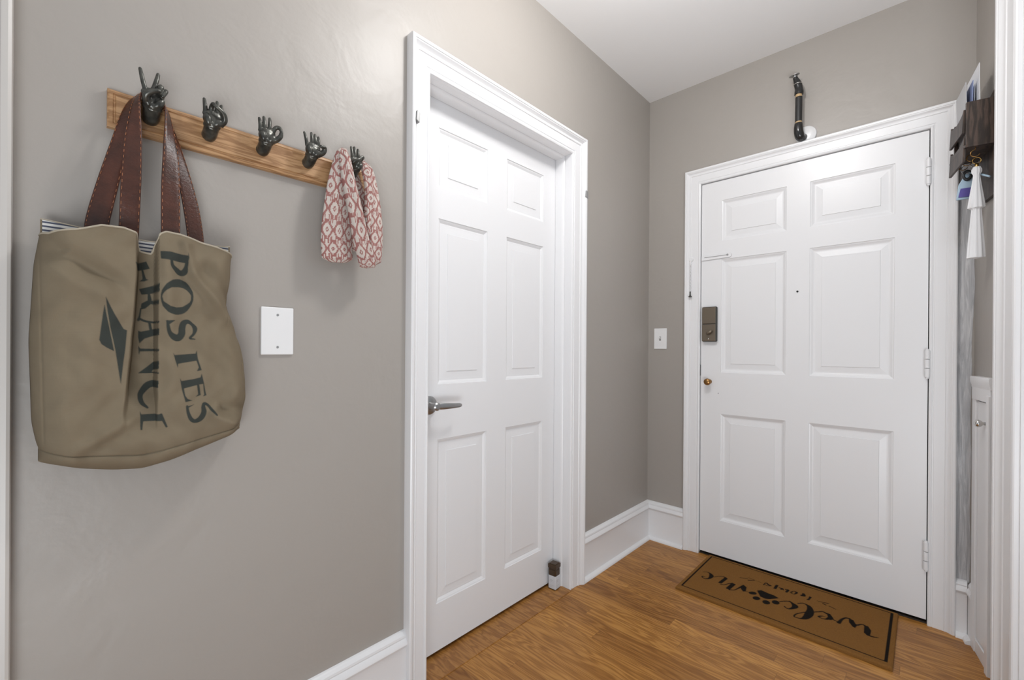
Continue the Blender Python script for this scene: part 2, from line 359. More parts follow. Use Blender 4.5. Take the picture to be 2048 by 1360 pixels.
BAG_INK=[["p",[[-2.343,1.316],[-2.327,1.317],[-2.299,1.313],[-2.299,1.32],[-2.297,1.309],[-2.298,1.299],[-2.303,1.298],[-2.324,1.3],[-2.342,1.301]]],["s",[[-2.326,1.301,0.00448],[-2.324,1.29,0.0064],[-2.317,1.282,0.00992],[-2.311,1.277,0.01152],[-2.304,1.279,0.01152],[-2.301,1.289,0.0064],[-2.3,1.3,0.0048]]],["r",[[-2.288,1.232],[-2.288,1.224],[-2.29,1.215],[-2.293,1.208],[-2.297,1.201],[-2.302,1.196],[-2.307,1.193],[-2.314,1.191],[-2.32,1.191],[-2.326,1.193],[-2.331,1.196],[-2.335,1.201],[-2.339,1.207],[-2.341,1.215],[-2.342,1.222],[-2.342,1.23],[-2.341,1.238],[-2.338,1.245],[-2.334,1.252],[-2.329,1.257],[-2.324,1.261],[-2.318,1.263],[-2.312,1.264],[-2.306,1.262],[-2.3,1.259],[-2.296,1.254],[-2.292,1.247],[-2.289,1.24]],[[-2.292,1.227],[-2.292,1.223],[-2.294,1.218],[-2.298,1.214],[-2.302,1.211],[-2.306,1.208],[-2.311,1.207],[-2.317,1.206],[-2.322,1.207],[-2.327,1.208],[-2.331,1.211],[-2.335,1.214],[-2.338,1.217],[-2.339,1.222],[-2.34,1.226],[-2.339,1.231],[-2.337,1.235],[-2.334,1.239],[-2.33,1.242],[-2.326,1.245],[-2.321,1.246],[-2.315,1.247],[-2.31,1.247],[-2.305,1.246],[-2.3,1.243],[-2.297,1.24],[-2.294,1.236],[-2.292,1.232]]],["s",[[-2.332,1.177,0.004],[-2.331,1.165,0.0056],[-2.328,1.154,0.0072],[-2.321,1.146,0.012],[-2.314,1.144,0.0136],[-2.308,1.152,0.0128],[-2.307,1.164,0.01248],[-2.304,1.174,0.01152],[-2.297,1.178,0.0088],[-2.29,1.173,0.00576],[-2.285,1.164,0.008],[-2.287,1.153,0.00512],[-2.293,1.144,0.00416],[-2.285,1.142,0.00192]]],["p",[[-2.335,1.178],[-2.319,1.18],[-2.328,1.172],[-2.331,1.17]]],["p",[[-2.32,1.109],[-2.282,1.112],[-2.281,1.097],[-2.314,1.091]]],["p",[[-2.322,1.114],[-2.32,1.11],[-2.314,1.092],[-2.315,1.083],[-2.319,1.099]]],["p",[[-2.281,1.119],[-2.279,1.1],[-2.273,1.077],[-2.281,1.075],[-2.278,1.083],[-2.282,1.098],[-2.283,1.112]]],["p",[[-2.311,1.063],[-2.308,1.056],[-2.286,1.059],[-2.275,1.062],[-2.273,1.07],[-2.263,1.023],[-2.269,1.021],[-2.267,1.025],[-2.27,1.048],[-2.277,1.047],[-2.273,1.024],[-2.283,1.021],[-2.278,1.026],[-2.281,1.046],[-2.303,1.04],[-2.301,1.025],[-2.297,1.018],[-2.288,1.014],[-2.301,1.012],[-2.307,1.04]]],["s",[[-2.298,1.003,0.0044],[-2.296,0.989,0.00563],[-2.291,0.976,0.00704],[-2.284,0.971,0.00792],[-2.274,0.975,0.01092],[-2.268,0.987,0.01021],[-2.269,0.999,0.00739],[-2.267,1.006,0.00563],[-2.26,1.001,0.00493],[-2.253,0.99,0.00493],[-2.247,0.98,0.00282]]],["p",[[-2.3,1.002],[-2.284,1.006],[-2.293,1.001],[-2.297,0.999]]],["p",[[-2.381,1.289],[-2.359,1.299],[-2.353,1.285],[-2.376,1.276]]],["s",[[-2.365,1.279,0.00352],[-2.363,1.268,0.0048],[-2.362,1.262,0.0064]]],["p",[[-2.37,1.257],[-2.363,1.264],[-2.355,1.262],[-2.362,1.258]]],["p",[[-2.37,1.242],[-2.335,1.255],[-2.335,1.237],[-2.366,1.231]]],["s",[[-2.354,1.233,0.00384],[-2.353,1.222,0.0064]]],["p",[[-2.366,1.213],[-2.355,1.221],[-2.335,1.218],[-2.335,1.206],[-2.351,1.213],[-2.36,1.203],[-2.366,1.201],[-2.367,1.207]]],["s",[[-2.367,1.203,0.00224],[-2.369,1.188,0.00288],[-2.371,1.179,0.00448]]],["s",[[-2.37,1.182,0.00416],[-2.359,1.177,0.00416],[-2.335,1.174,0.00384]]],["p",[[-2.371,1.158],[-2.367,1.156],[-2.335,1.165],[-2.335,1.153],[-2.361,1.142],[-2.369,1.132],[-2.371,1.145]]],["s",[[-2.354,1.176,0.00448],[-2.351,1.158,0.00448]]],["p",[[-2.371,1.128],[-2.368,1.122],[-2.335,1.121],[-2.335,1.117],[-2.368,1.116],[-2.37,1.109]]],["p",[[-2.335,1.107],[-2.335,1.094],[-2.35,1.075],[-2.335,1.074],[-2.335,1.072],[-2.371,1.072],[-2.361,1.082]]],["s",[[-2.335,1.051,0.01497],[-2.344,1.051,0.01444],[-2.355,1.048,0.01338],[-2.364,1.038,0.01092],[-2.369,1.028,0.0088],[-2.367,1.014,0.00739],[-2.359,1.004,0.00387]]],["p",[[-2.371,0.999],[-2.369,0.992],[-2.342,0.991],[-2.34,0.998],[-2.329,0.964],[-2.332,0.963],[-2.338,0.977],[-2.366,0.978],[-2.368,0.962],[-2.371,0.962]]],["p",[[-2.425,1.204],[-2.411,1.117],[-2.422,1.124],[-2.429,1.13],[-2.432,1.138]]],["p",[[-2.424,1.218],[-2.41,1.185],[-2.397,1.159],[-2.392,1.157],[-2.401,1.054],[-2.409,1.117],[-2.417,1.163]]]]
MAT_INK=[["s",[[1.092,-0.276,0.00448],[1.08,-0.282,0.00703],[1.07,-0.284,0.00959]]],["s",[[1.024,-0.233,0.00799],[1.038,-0.213,0.00639],[1.049,-0.217,0.00959]]],["s",[[0.995,-0.2,0.00959],[0.983,-0.206,0.00799],[0.973,-0.231,0.00959],[0.967,-0.266,0.01439]]],["s",[[0.964,-0.262,0.00384],[0.951,-0.257,0.00639],[0.94,-0.255,0.00799]]],["s",[[0.876,-0.252,0.00575],[0.894,-0.232,0.00639],[0.907,-0.219,0.00767],[0.923,-0.225,0.01087]]],["s",[[0.927,-0.272,0.00895],[0.915,-0.278,0.00575],[0.904,-0.277,0.00575],[0.9,-0.271,0.00831],[0.911,-0.257,0.00448],[0.921,-0.255,0.0032]]],["s",[[0.843,-0.204,0.00767],[0.857,-0.215,0.01758],[0.866,-0.245,0.02558],[0.867,-0.281,0.03037],[0.862,-0.317,0.02238],[0.853,-0.336,0.01215],[0.838,-0.345,0.00575],[0.825,-0.343,0.00639],[0.827,-0.319,0.00575],[0.842,-0.291,0.00512],[0.857,-0.269,0.00512]]],["s",[[0.816,-0.221,0.00512],[0.831,-0.204,0.00639],[0.845,-0.204,0.00831]]],["s",[[0.755,-0.259,0.00575],[0.772,-0.238,0.00512],[0.787,-0.229,0.00703],[0.799,-0.237,0.01279],[0.812,-0.253,0.02398],[0.808,-0.276,0.01439],[0.797,-0.295,0.00831],[0.785,-0.295,0.00575],[0.779,-0.288,0.00639]]],["s",[[0.815,-0.135,0.01087],[0.822,-0.129,0.01599],[0.819,-0.113,0.01087]]],["s",[[0.774,-0.139,0.00831],[0.781,-0.119,0.00384],[0.794,-0.122,0.01023],[0.788,-0.146,0.00448],[0.777,-0.146,0.00575]]],["s",[[0.751,-0.13,0.00448],[0.761,-0.125,0.00959],[0.758,-0.15,0.00959]]],["s",[[0.73,-0.132,0.00575],[0.738,-0.13,0.01087],[0.735,-0.142,0.00639]]],["s",[[0.874,-0.137,0.00256],[0.895,-0.134,0.00512],[0.914,-0.127,0.00512]]],["s",[[0.897,-0.144,0.00639],[0.907,-0.15,0.00639]]],["s",[[0.92,-0.15,0.00448],[0.944,-0.158,0.00448]]],["p",[[1.045,-0.216],[1.057,-0.212],[1.069,-0.24],[1.068,-0.288],[1.059,-0.288],[1.048,-0.274]]],["p",[[0.993,-0.199],[1.009,-0.203],[1.018,-0.227],[1.025,-0.23],[1.02,-0.262],[1.011,-0.258],[0.997,-0.232]]],["p",[[0.92,-0.217],[0.933,-0.218],[0.948,-0.247],[0.943,-0.264],[0.925,-0.276],[0.923,-0.268],[0.928,-0.249]]],["p",[[0.837,-0.16],[0.848,-0.157],[0.852,-0.12],[0.842,-0.118],[0.842,-0.141]]],["s",[[0.413,-0.228,0.00387],[0.427,-0.216,0.00497],[0.441,-0.219,0.00884],[0.456,-0.239,0.02071],[0.457,-0.269,0.0116],[0.445,-0.287,0.00663],[0.431,-0.287,0.00552],[0.425,-0.275,0.00552],[0.438,-0.271,0.00331]]],["s",[[0.47,-0.241,0.00387],[0.482,-0.222,0.00387],[0.499,-0.207,0.00497],[0.513,-0.21,0.00939]]],["s",[[0.517,-0.291,0.00607],[0.53,-0.281,0.00497],[0.541,-0.259,0.00552],[0.551,-0.246,0.00828]]],["s",[[0.561,-0.313,0.00663],[0.579,-0.298,0.00497],[0.587,-0.27,0.00718],[0.594,-0.245,0.00994]]],["s",[[0.755,-0.257,0.00442],[0.787,-0.224,0.00442]]],["s",[[0.621,-0.274,0.00331],[0.635,-0.272,0.00331]]],["s",[[0.564,-0.161,0.00442],[0.594,-0.143,0.00331]]],["s",[[0.591,-0.131,0.00221],[0.621,-0.137,0.00387],[0.6,-0.158,0.00607]]],["s",[[0.621,-0.138,0.00221],[0.652,-0.138,0.00221]]],["s",[[0.665,-0.154,0.00497],[0.669,-0.126,0.00552],[0.683,-0.137,0.00994],[0.693,-0.139,0.00552],[0.679,-0.152,0.00387],[0.67,-0.143,0.00276]]],["s",[[0.724,-0.131,0.00331],[0.736,-0.131,0.01104],[0.745,-0.14,0.00442]]],["s",[[0.75,-0.126,0.00497],[0.759,-0.13,0.01049],[0.759,-0.147,0.00663]]],["p",[[0.509,-0.205],[0.524,-0.212],[0.516,-0.283],[0.501,-0.282]]],["p",[[0.55,-0.237],[0.569,-0.242],[0.562,-0.314],[0.544,-0.31]]],["p",[[0.589,-0.239],[0.596,-0.219],[0.613,-0.233],[0.621,-0.275],[0.612,-0.284],[0.598,-0.267]]],["p",[[0.663,-0.261],[0.663,-0.267],[0.661,-0.273],[0.656,-0.278],[0.651,-0.282],[0.645,-0.284],[0.64,-0.284],[0.636,-0.281],[0.633,-0.276],[0.633,-0.27],[0.636,-0.264],[0.64,-0.258],[0.645,-0.254],[0.651,-0.252],[0.657,-0.253],[0.661,-0.256]]],["p",[[0.687,-0.297],[0.686,-0.303],[0.684,-0.31],[0.68,-0.315],[0.675,-0.319],[0.669,-0.32],[0.664,-0.319],[0.66,-0.315],[0.658,-0.309],[0.658,-0.302],[0.66,-0.295],[0.664,-0.29],[0.669,-0.286],[0.675,-0.285],[0.68,-0.287],[0.684,-0.291]]],["p",[[0.727,-0.304],[0.727,-0.311],[0.724,-0.318],[0.72,-0.323],[0.715,-0.326],[0.709,-0.326],[0.704,-0.323],[0.7,-0.318],[0.698,-0.311],[0.698,-0.304],[0.7,-0.298],[0.704,-0.293],[0.71,-0.29],[0.716,-0.29],[0.721,-0.293],[0.725,-0.298]]],["p",[[0.758,-0.276],[0.757,-0.284],[0.755,-0.29],[0.751,-0.295],[0.745,-0.298],[0.74,-0.298],[0.734,-0.295],[0.73,-0.29],[0.729,-0.283],[0.729,-0.276],[0.731,-0.269],[0.736,-0.264],[0.741,-0.261],[0.747,-0.261],[0.752,-0.264],[0.756,-0.269]]],["p",[[0.656,-0.23],[0.67,-0.213],[0.7,-0.22],[0.723,-0.221],[0.746,-0.232],[0.719,-0.268],[0.703,-0.279],[0.681,-0.275]]],["p",[[0.707,-0.111],[0.718,-0.11],[0.718,-0.155],[0.706,-0.157]]]]
BAG_FLAP=[1, 1, 1, 1, 1, 1, 1, 1, 1, 1, 1, 0, 0, 0, 0, 0, 0, 0, 0, 0, 0, 0, 0, 0, 0, 1, 1]
# ------------------------------------------------------------------ the room
H = 2.614
LO0, LO1, LOT = -1.622, -0.811, 2.040          # closet doorway in the left wall
FO0, FO1, FOT = 0.3075, 1.2305, 2.044          # front doorway in the back wall
TW = 0.43                                       # right wall runs this far from the corner
b = MB(); b.box(-0.13, 4.0, -5.0, 0.16, -0.05, 0.0)
fl = struct(b.build('floor', M['floor'], 'room'), 'oak strip floor in warm honey brown')
b = MB(); b.box(-0.13, 4.0, -5.0, 0.16, H, H + 0.05)
struct(b.build('ceiling', M['ceil'], 'room'), 'smooth white ceiling')
b = MB()
b.box(-2.64, LO0 - 0.02, -0.12, 0, 0, H); b.box(LO1 + 0.02, 0.12, -0.12, 0, 0, H); b.box(LO0 - 0.02, LO1 + 0.02, -0.12, 0, LOT + 0.02, H)
struct(b.build('wall_left', M['wall'], 'left'), 'greige painted left wall')
b = MB()
b.box(0, FO0 - 0.02, -0.12, 0, 0, H); b.box(FO1 + 0.02, 1.62, -0.12, 0, 0, H); b.box(FO0 - 0.02, FO1 + 0.02, -0.12, 0, FOT + 0.02, H)
wb = struct(b.build('wall_back', M['wall'], 'back'), 'greige painted wall around the front door')
# wall reflections painted as a glossy strip between the front door casing and corner
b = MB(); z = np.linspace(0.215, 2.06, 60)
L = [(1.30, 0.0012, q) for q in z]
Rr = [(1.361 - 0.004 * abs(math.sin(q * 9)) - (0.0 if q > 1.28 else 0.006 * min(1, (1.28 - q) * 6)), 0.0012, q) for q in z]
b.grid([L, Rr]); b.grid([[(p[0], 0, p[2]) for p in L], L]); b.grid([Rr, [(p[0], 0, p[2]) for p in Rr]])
b.build('painted_reflection_strip', M['patch'], 'back', parent=wb)
b = MB(); b.box(-0.05, TW, -0.14, 0, 0, H)
struct(b.build('wall_right', M['wall'], 'right'), 'short greige return wall right of the front door')
# closed backs behind the two doors, added to stop light leaking at the gaps
b = MB(); b.box(LO0 - 0.1, LO1 + 0.1, -0.60, -0.58, 0, H); b.box(LO0 - 0.12, LO0 - 0.1, -0.6, -0.12, 0, H); b.box(LO1 + 0.1, LO1 + 0.12, -0.6, -0.12, 0, H); b.box(LO0 - .12, LO1 + .12, -0.6, -0.12, -0.05, 0); b.box(LO0 - .12, LO1 + .12, -0.6, -0.12, 2.3, 2.32)
struct(b.build('wall_closet', M['gapdark'], 'left'), 'dark closet interior behind the left door')
b = MB(); b.box(FO0 - 0.05, FO1 + 0.05, -0.20, -0.165, 0, 2.3)
struct(b.build('door_light_stop', M['gapdark'], 'back'), 'unseen dark plate added to stop light behind the front door')

# mouldings -------------------------------------------------------
CAS = [(0, 0), (0, .011), (.002, .0145), (.007, .0165), (.012, .0145), (.0135, .012), (.017, .012), (.019, .0145), (.056, .0165), (.058, .0195),
       (.061, .0205), (.064, .0195), (.068, .0205), (.073, .0245), (.078, .030), (.081, .031), (.0825, .0335), (.090, .0345), (.094, .032), (.095, .028), (.095, 0)]
def casing(name, u0, u1, zt, frame, wl, wr, wt, label, td=1.0):
    rows = []
    b = MB()
    for (uc, zc, su, sz, wu, wz) in ((u0, 0, -1, 0, wl, 0), (u0, zt, -1, 1, wl, wt), (u1, zt, 1, 1, wr, wt), (u1, 0, 1, 0, wr, 0)):
        rows.append([(uc + su * w_ / .095 * wu, d_ * td, zc + sz * w_ / .095 * wz) for w_, d_ in CAS])
    b.grid(rows, closed_v=True, cap=True)
    return struct(smooth_angle(b.build(name, M['white'], frame), 25), label)
t1 = casing('trim_1', LO0, LO1, LOT, 'left', 0.082, 0.098, 0.092, 'white moulded casing around the closet door')
t2 = casing('trim_2', FO0, FO1, FOT, 'back', 0.083, 0.082, 0.083, 'white moulded casing around the front door', 0.75)
for (u, z, du) in ((LO0 - 0.062, 1.868, 0.007), (LO1 + 0.090, 1.868, 0.010)):
    b = MB(); b.prism([(u - du, z - .014), (u - du + .003, z + .017), (u + du, z + .012), (u + du - .002, z - .020)], 1, 0.012, 0.0365)
    tag(b.build('metal_tab', M['greymetal'], 'left', parent=t1, bevel=0.001), 'small grey tab on the white casing')
for o_ in t1.children: o_.matrix_parent_inverse = Matrix()
# jamb linings
b = MB()
b.box(LO0 - .02, LO0, -.12, .0, 0, LOT + .02); b.box(LO1, LO1 + .02, -.12, .0, 0, LOT + .02); b.box(LO0, LO1, -.12, .0, LOT, LOT + .02)
for (a, c) in ((LO0, LO0 + .010), (LO1 - .010, LO1)): b.box(a, c, -.120, -.126, 0, LOT)
b.prism([(LO1, -.030), (LO1 - .005, -.034), (LO1 - .009, -.045), (LO1 - .009, -.0795), (LO1, -.0795)], 2, 0, LOT)
b.prism([(LO0, -.030), (LO0 + .005, -.034), (LO0 + .009, -.045), (LO0 + .009, -.0795), (LO0, -.0795)], 2, 0, LOT)
b.prism([(-.030, LOT), (-.034, LOT - .005), (-.045, LOT - .009), (-.0795, LOT - .009), (-.0795, LOT)], 0, LO0, LO1)
struct(b.build('trim_3', M['white'], 'left', bevel=0.0012), 'white jamb and stop of the closet doorway')
b = MB()
b.box(FO0 - .02, FO0, -.12, .0, 0, FOT + .02); b.box(FO1, FO1 + .02, -.12, .0, 0, FOT + .02); b.box(FO0, FO1, -.12, .0, FOT, FOT + .02)
struct(b.build('trim_4', M['white'], 'back'), 'white jamb of the front doorway')

BASE = [(0, 0), (.0, .021), (.003, .0215), (.010, .019), (.016, .014), (.019, .0165), (.019, .0), ]
def base(name, frame, u0, u1, label, e0=0, e1=0):
    # profile (d, z) with a moulded cap and a quarter-round shoe; e0/e1 = mitre slopes at the two ends
    prof = [(0, 0), (.034, 0), (.0335, .006), (.030, .012), (.024, .0165), (.017, .0185), (.0165, .020), (.0165, .170), (.0175, .174), (.0215, .178),
            (.0235, .184), (.0215, .192), (.017, .198), (.0150, .202), (.0165, .206), (.0155, .212), (.010, .218), (.006, .2215), (0, .223)]
    b = MB(); rows = []
    for u, e in ((u0, e0), (u1, e1)): rows.append([(u + e * d, d, z) for d, z in prof])
    b.grid(rows, closed_v=True, cap=True)
    return struct(smooth_angle(b.build(name, M['white'], frame), 30), label)
base('baseboard_left', 'left', LO1 + .098, 0.0, 'tall white baseboard between closet door and corner', 0, -1)
base('baseboard_left_near', 'left', -2.56, LO0 - .082, 'tall white baseboard left of the closet door')
base('baseboard_back', 'back', 0.0, FO0 - .083, 'tall white baseboard left of the front door', 1, 0)
base('baseboard_corner', 'back', FO1 + .082, 1.345, 'white baseboard between front door and right corner', 0, 0)
base('baseboard_right', 'right', 0.0, 0.062, 'short white baseboard on the right wall', 0.9, 0)

# near casings of the openings at the two picture edges
def flat_casing(name, frame, u0, u1, flip, label, mirror=False):
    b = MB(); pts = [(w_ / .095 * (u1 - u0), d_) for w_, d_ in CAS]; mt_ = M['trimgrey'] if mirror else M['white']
    rows = [[((u1 - a) if flip else (u0 + a), d, z) for a, d in pts] for z in (0.0, H)]
    b.grid(rows, closed_v=True, cap=True); return struct(smooth_angle(b.build(name, mt_, frame), 25), label)
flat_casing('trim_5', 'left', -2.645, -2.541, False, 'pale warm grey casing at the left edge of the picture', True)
flat_casing('trim_6', 'right', 0.334, 0.443, True, 'white fluted casing at the right edge of the picture')
b = MB(); b.box(TW, TW + .02, -.16, .0, 0, H)
struct(b.build('trim_7', M['white'], 'right'), 'white jamb of the opening on the right')

# closet doorway saddle and front threshold
b = MB(); b.box(LO0 + .0, LO1 - .0, -.125, .024, -0.002, 0.003)
b_ = b.build('trim_8', M['saddle'], 'left', bevel=0.0015); struct(b_, 'oak saddle board under the closet door')
b = MB(); b.box(FO0, FO1, -.16, -.004, -0.002, 0.006)
struct(b.build('trim_9', M['gapdark'], 'back'), 'dark threshold under the front door')

# ------------------------------------------------------------------ six panel doors
def door(name, frame, u0, u1, z0, z1, face, thick, cols, rws, label, sunk=.011):
    """slab with raised panels: sticking slopes in, flat groove, raised field"""
    b = MB(); us = [u0] + [c for a in cols for c in a] + [u1]; zs = [z0] + [c for a in rws for c in a] + [z1]
    panels = set()
    for i in range(len(us) - 1):
        for j in range(len(zs) - 1):
            a, c, e, g = us[i], us[i + 1], zs[j], zs[j + 1]
            if i % 2 == 1 and j % 2 == 1:
                rings = [(0, 0), (.0012, -.0030), (.006, -.0045), (.0135, -.0095), (.0175, -sunk), (.0225, -sunk), (.0470, -.0078), (.0482, -.0052)]
                prev = None
                for k, (ins, dd) in enumerate(rings):
                    ring = [(a + ins, face + dd, e + ins), (c - ins, face + dd, e + ins), (c - ins, face + dd, g - ins), (a + ins, face + dd, g - ins)]
                    if prev: b.add(prev + ring, [(0, 1, 5, 4), (1, 2, 6, 5), (2, 3, 7, 6), (3, 0, 4, 7)])
                    prev = ring
                b.add(prev, [(0, 1, 2, 3)])
            else: b.add([(a, face, e), (c, face, e), (c, face, g), (a, face, g)], [(0, 1, 2, 3)])
    B_ = face - thick
    b.add([(u0, B_, z0), (u1, B_, z0), (u1, B_, z1), (u0, B_, z1)], [(3, 2, 1, 0)])
    # edges
    for (p, q) in (((u0, z0), (u1, z0)), ((u1, z0), (u1, z1)), ((u1, z1), (u0, z1)), ((u0, z1), (u0, z0))):
        b.add([(p[0], face, p[1]), (q[0], face, q[1]), (q[0], B_, q[1]), (p[0], B_, p[1])], [(0, 1, 2, 3)])
    o = b.build(name, M['door'], frame)
    # consistent normals: recalc can be confused by the T junctions, so orient by hand
    return struct(o, label)
ROWS = [(.190, .792), (.994, 1.602), (1.716, 1.934)]
d1 = door('door_1', 'left', LO0 + .004, LO1 - .003, .016, LOT - .004, -.0805, .035, [(-1.513, -1.266), (-1.154, -.908)], ROWS, 'white six panel closet door set back in its frame', .009)
d2 = door('door_2', 'back', FO0 + .0035, FO1 - .003, .018, FOT - .0035, -.001, .044, [(.415, .7185), (.815, 1.1215)], [(.208, .782), (1.006, 1.616), (1.716, 1.934)], 'white six panel front door with lock and brass knob')
def child(b, name, m_, frame, parent, **kw):
    o = b.build(name, m_, frame, parent=parent, **kw); o.matrix_parent_inverse = Matrix(); return o

# closet lever
b = MB(); c = (-1.552, -.0805, .921)
b.lathe([(.001, -.002), (.0335, -.001), (.0335, .004), (.031, .0085), (.024, .0115), (.014, .013), (.0125, .016), (.0125, .040), (.0145, .043), (.0145, .052), (.010, .056), (.001, .057)], c, 'd', 36)
lev = child(b, 'lever_handle', M['steel'], 'left', d1); smooth_angle(lev, 30)
tag(lev, 'brushed steel lever handle')
b = MB()
rows = []
for t in np.linspace(0, 1, 14):
    u = -1.552 + .008 + t * .104; hz = .0125 - .005 * t; hd = .0065 - .0015 * t
    if t > .95: hz *= .7
    if t < .05: hz *= .8
    dd = -.0805 + .047 + .006 * math.sin(t * PI) ; zc = .921 - .004 * t
    rows.append([(u, dd + hd * math.copysign(abs(math.sin(a)) ** .6, math.sin(a)), zc + hz * math.copysign(abs(math.cos(a)) ** .6, math.cos(a))) for a in (2 * PI * k / 20 for k in range(20))])
b.grid(rows, closed_v=True, cap=True)
g_ = child(b, 'grip', M['steel'], 'left', lev); smooth_angle(g_, 40)

# front door hardware
b = MB(); b.box(.322, .400, .0005, .022, 1.172, 1.362)
lk = child(b, 'deadbolt_lock', M['edge'], 'back', d2, bevel=.007); tag(lk, 'brown metal keypad deadbolt housing')
b = MB(); b.box(.3235, .3945, .018, .0245, 1.269, 1.359); b.box(.3235, .3945, .018, .0245, 1.175, 1.2665)
child(b, 'lock_cover', M['bronze'], 'back', lk, bevel=.003)
b = MB(); b.ell((.365, .034, 1.222), (.0185, .0095, .0085), rot=(0, -math.radians(32), 0)); b.lathe([(.001, 0), (.010, .001), (.009, .008), (.001, .009)], (.365, .023, 1.222), 'd', 20)
child(b, 'thumb_turn', M['bronze'], 'back', lk, smooth=True)
b = MB(); b.lathe([(.001, 0), (.0035, .0), (.003, .0015), (.001, .002)], (.358, .0245, 1.187), 'd', 16)
child(b, 'screw', M['nickel'], 'back', lk, smooth=True)
b = MB(); b.lathe([(.001, -.001), (.0125, 0), (.0115, .003), (.0065, .005), (.006, .018), (.010, .022), (.0165, .028), (.0185, .034), (.0175, .041), (.012, .046), (.001, .048)], (.358, 0, .954), 'd', 28)
kn = child(b, 'knob', M['brass'], 'back', d2, smooth=True); tag(kn, 'small round brass knob')
b = MB(); b.lathe([(.001, .0), (.0045, .0), (.0045, .0015), (.001, .0018)], (.766, 0, 1.413), 'd', 18)
child(b, 'peephole', M['blackhole'], 'back', d2)
b = MB(); b.lathe([(.001, .0), (.002, .0), (.002, .0012), (.001, .0014)], (.404, 0, .893), 'd', 10)
child(b, 'nail_hole', M['blackhole'], 'back', d2)
# chain track
b = MB(); n = 16
pl = [(.3115, 1.619), (.455, 1.622)] + [(.455 + .013 * math.sin(a), 1.635 - .013 * math.cos(a)) for a in np.linspace(0.2, PI - .2, n)] + [(.455, 1.648), (.3115, 1.645)]
b.prism(pl, 1, -.0005, .0055)
tr = child(b, 'chain_track', M['door'], 'back', d2, bevel=.0015); tag(tr, 'white painted door chain track')
b = MB(); b.box(.328, .443, .0055, .0062, 1.6335, 1.6365); b.lathe([(.001, .0055), (.0055, .0055), (.0055, .0062), (.001, .0063)], (.447, 0, 1.6355), 'd', 20)
child(b, 'slot', M['greymetal'], 'back', tr)
# hinges
for zc, ln in ((1.866, .104), (1.076, .112), (.285, .116)):
    b = MB()
    for k in range(3):
        a = zc - ln / 2 + ln * k / 3; b.lathe([(.001, a + .0006), (.0082, a + .0014), (.0082, a + ln / 3 - .0014), (.001, a + ln / 3 - .0006)], (FO1 - .0045, .0135, 0), 'z', 16)
    b.lathe([(.001, zc - ln / 2 - .005), (.005, zc - ln / 2 - .005), (.006, zc - ln / 2 + .002)], (FO1 - .0045, .0135, 0), 'z', 12)
    b.lathe([(.006, zc + ln / 2 - .002), (.005, zc + ln / 2 + .005), (.001, zc + ln / 2 + .005)], (FO1 - .0045, .0135, 0), 'z', 12)
    b.box(FO1 - .012, FO1 - .0015, -.001, .006, zc - ln / 2, zc + ln / 2); b.box(FO1 - .0015, FO1 + .010, .0, .0115, zc - ln / 2, zc + ln / 2)
    h_ = child(b, 'hinge', M['door'], 'back', d2); smooth_angle(h_, 35)
# strike edge
b = MB(); b.box(FO0 + .0005, FO0 + .0035, -.008, .0015, .985, 1.045)
child(b, 'latch_plate', M['edge'], 'back', d2)

# hanging chain of the door guard
ce = empty('door_chain', 'back', (.2585, .017, 1.63)); tag(ce, 'white door chain hanging on the left casing of the front door', 'door chain')
def kid(b, name, m_, e, org, **kw):
    o = b.build(name, m_, 'back', parent=e, origin=org, **kw); o.matrix_parent_inverse = Matrix(); return o
org = (.2585, .017, 1.63)
b = MB(); b.lathe([(.001, -.004), (.0125, -.0035), (.0125, .001), (.010, .0035), (.001, .004)], (.2585, .015, 1.632), 'd', 24); b.box(.2545, .2625, .012, .022, 1.604, 1.624)
kid(b, 'mounting_plate', M['white'], ce, org, bevel=.0005)
b = MB()
for k in range(17):
    z_ = 1.605 - k * .0095
    b.torus((.2585, .0225, z_), .0042, .00125, 'd' if k % 2 else 'u', 16, 6, squash=1.55)
    # each link turned a quarter against the last
kid(b, 'chain_links', M['white'], ce, org, smooth=True)
b = MB(); b.lathe([(.001, 1.452), (.0035, 1.452), (.0035, 1.434), (.0045, 1.432), (.0045, 1.429), (.0085, 1.427), (.0095, 1.422), (.001, 1.4205)], (.2585, .0245, 0), 'z', 20)
kid(b, 'chain_bolt', M['edge'], ce, org, smooth=True)

# ------------------------------------------------------------------ wall plates
b = MB(); b.box(-2.128, -2.0495, 0, .0055, 1.107, 1.229)
pl = b.build('blank_wall_plate', M['plastic'], 'left', bevel=.0035); tag(pl, 'blank white wall plate with two screws below the coat rack', 'wall plate')
for z_ in (1.209, 1.1265):
    b = MB(); b.lathe([(.001, .005), (.0032, .005), (.0028, .0066), (.001, .0068)], (-2.089, 0, z_), 'd', 14); child(b, 'screw', M['greymetal'], 'left', pl)
b = MB(); b.box(.038, .1155, 0, .0055, 1.131, 1.253)
pl = b.build('light_switch', M['plastic'], 'back', bevel=.003); tag(pl, 'white toggle light switch between the corner and the front door', 'light switch')
b = MB(); b.box(.0715, .0815, .005, .0065, 1.180, 1.204); child(b, 'switch_slot', M['greymetal'], 'back', pl)
b = MB(); b.prism([(.005, 1.187), (.016, 1.1965), (.016, 1.2015), (.005, 1.200)], 0, .0735, .0795); child(b, 'toggle', M['plastic'], 'back', pl, bevel=.001)

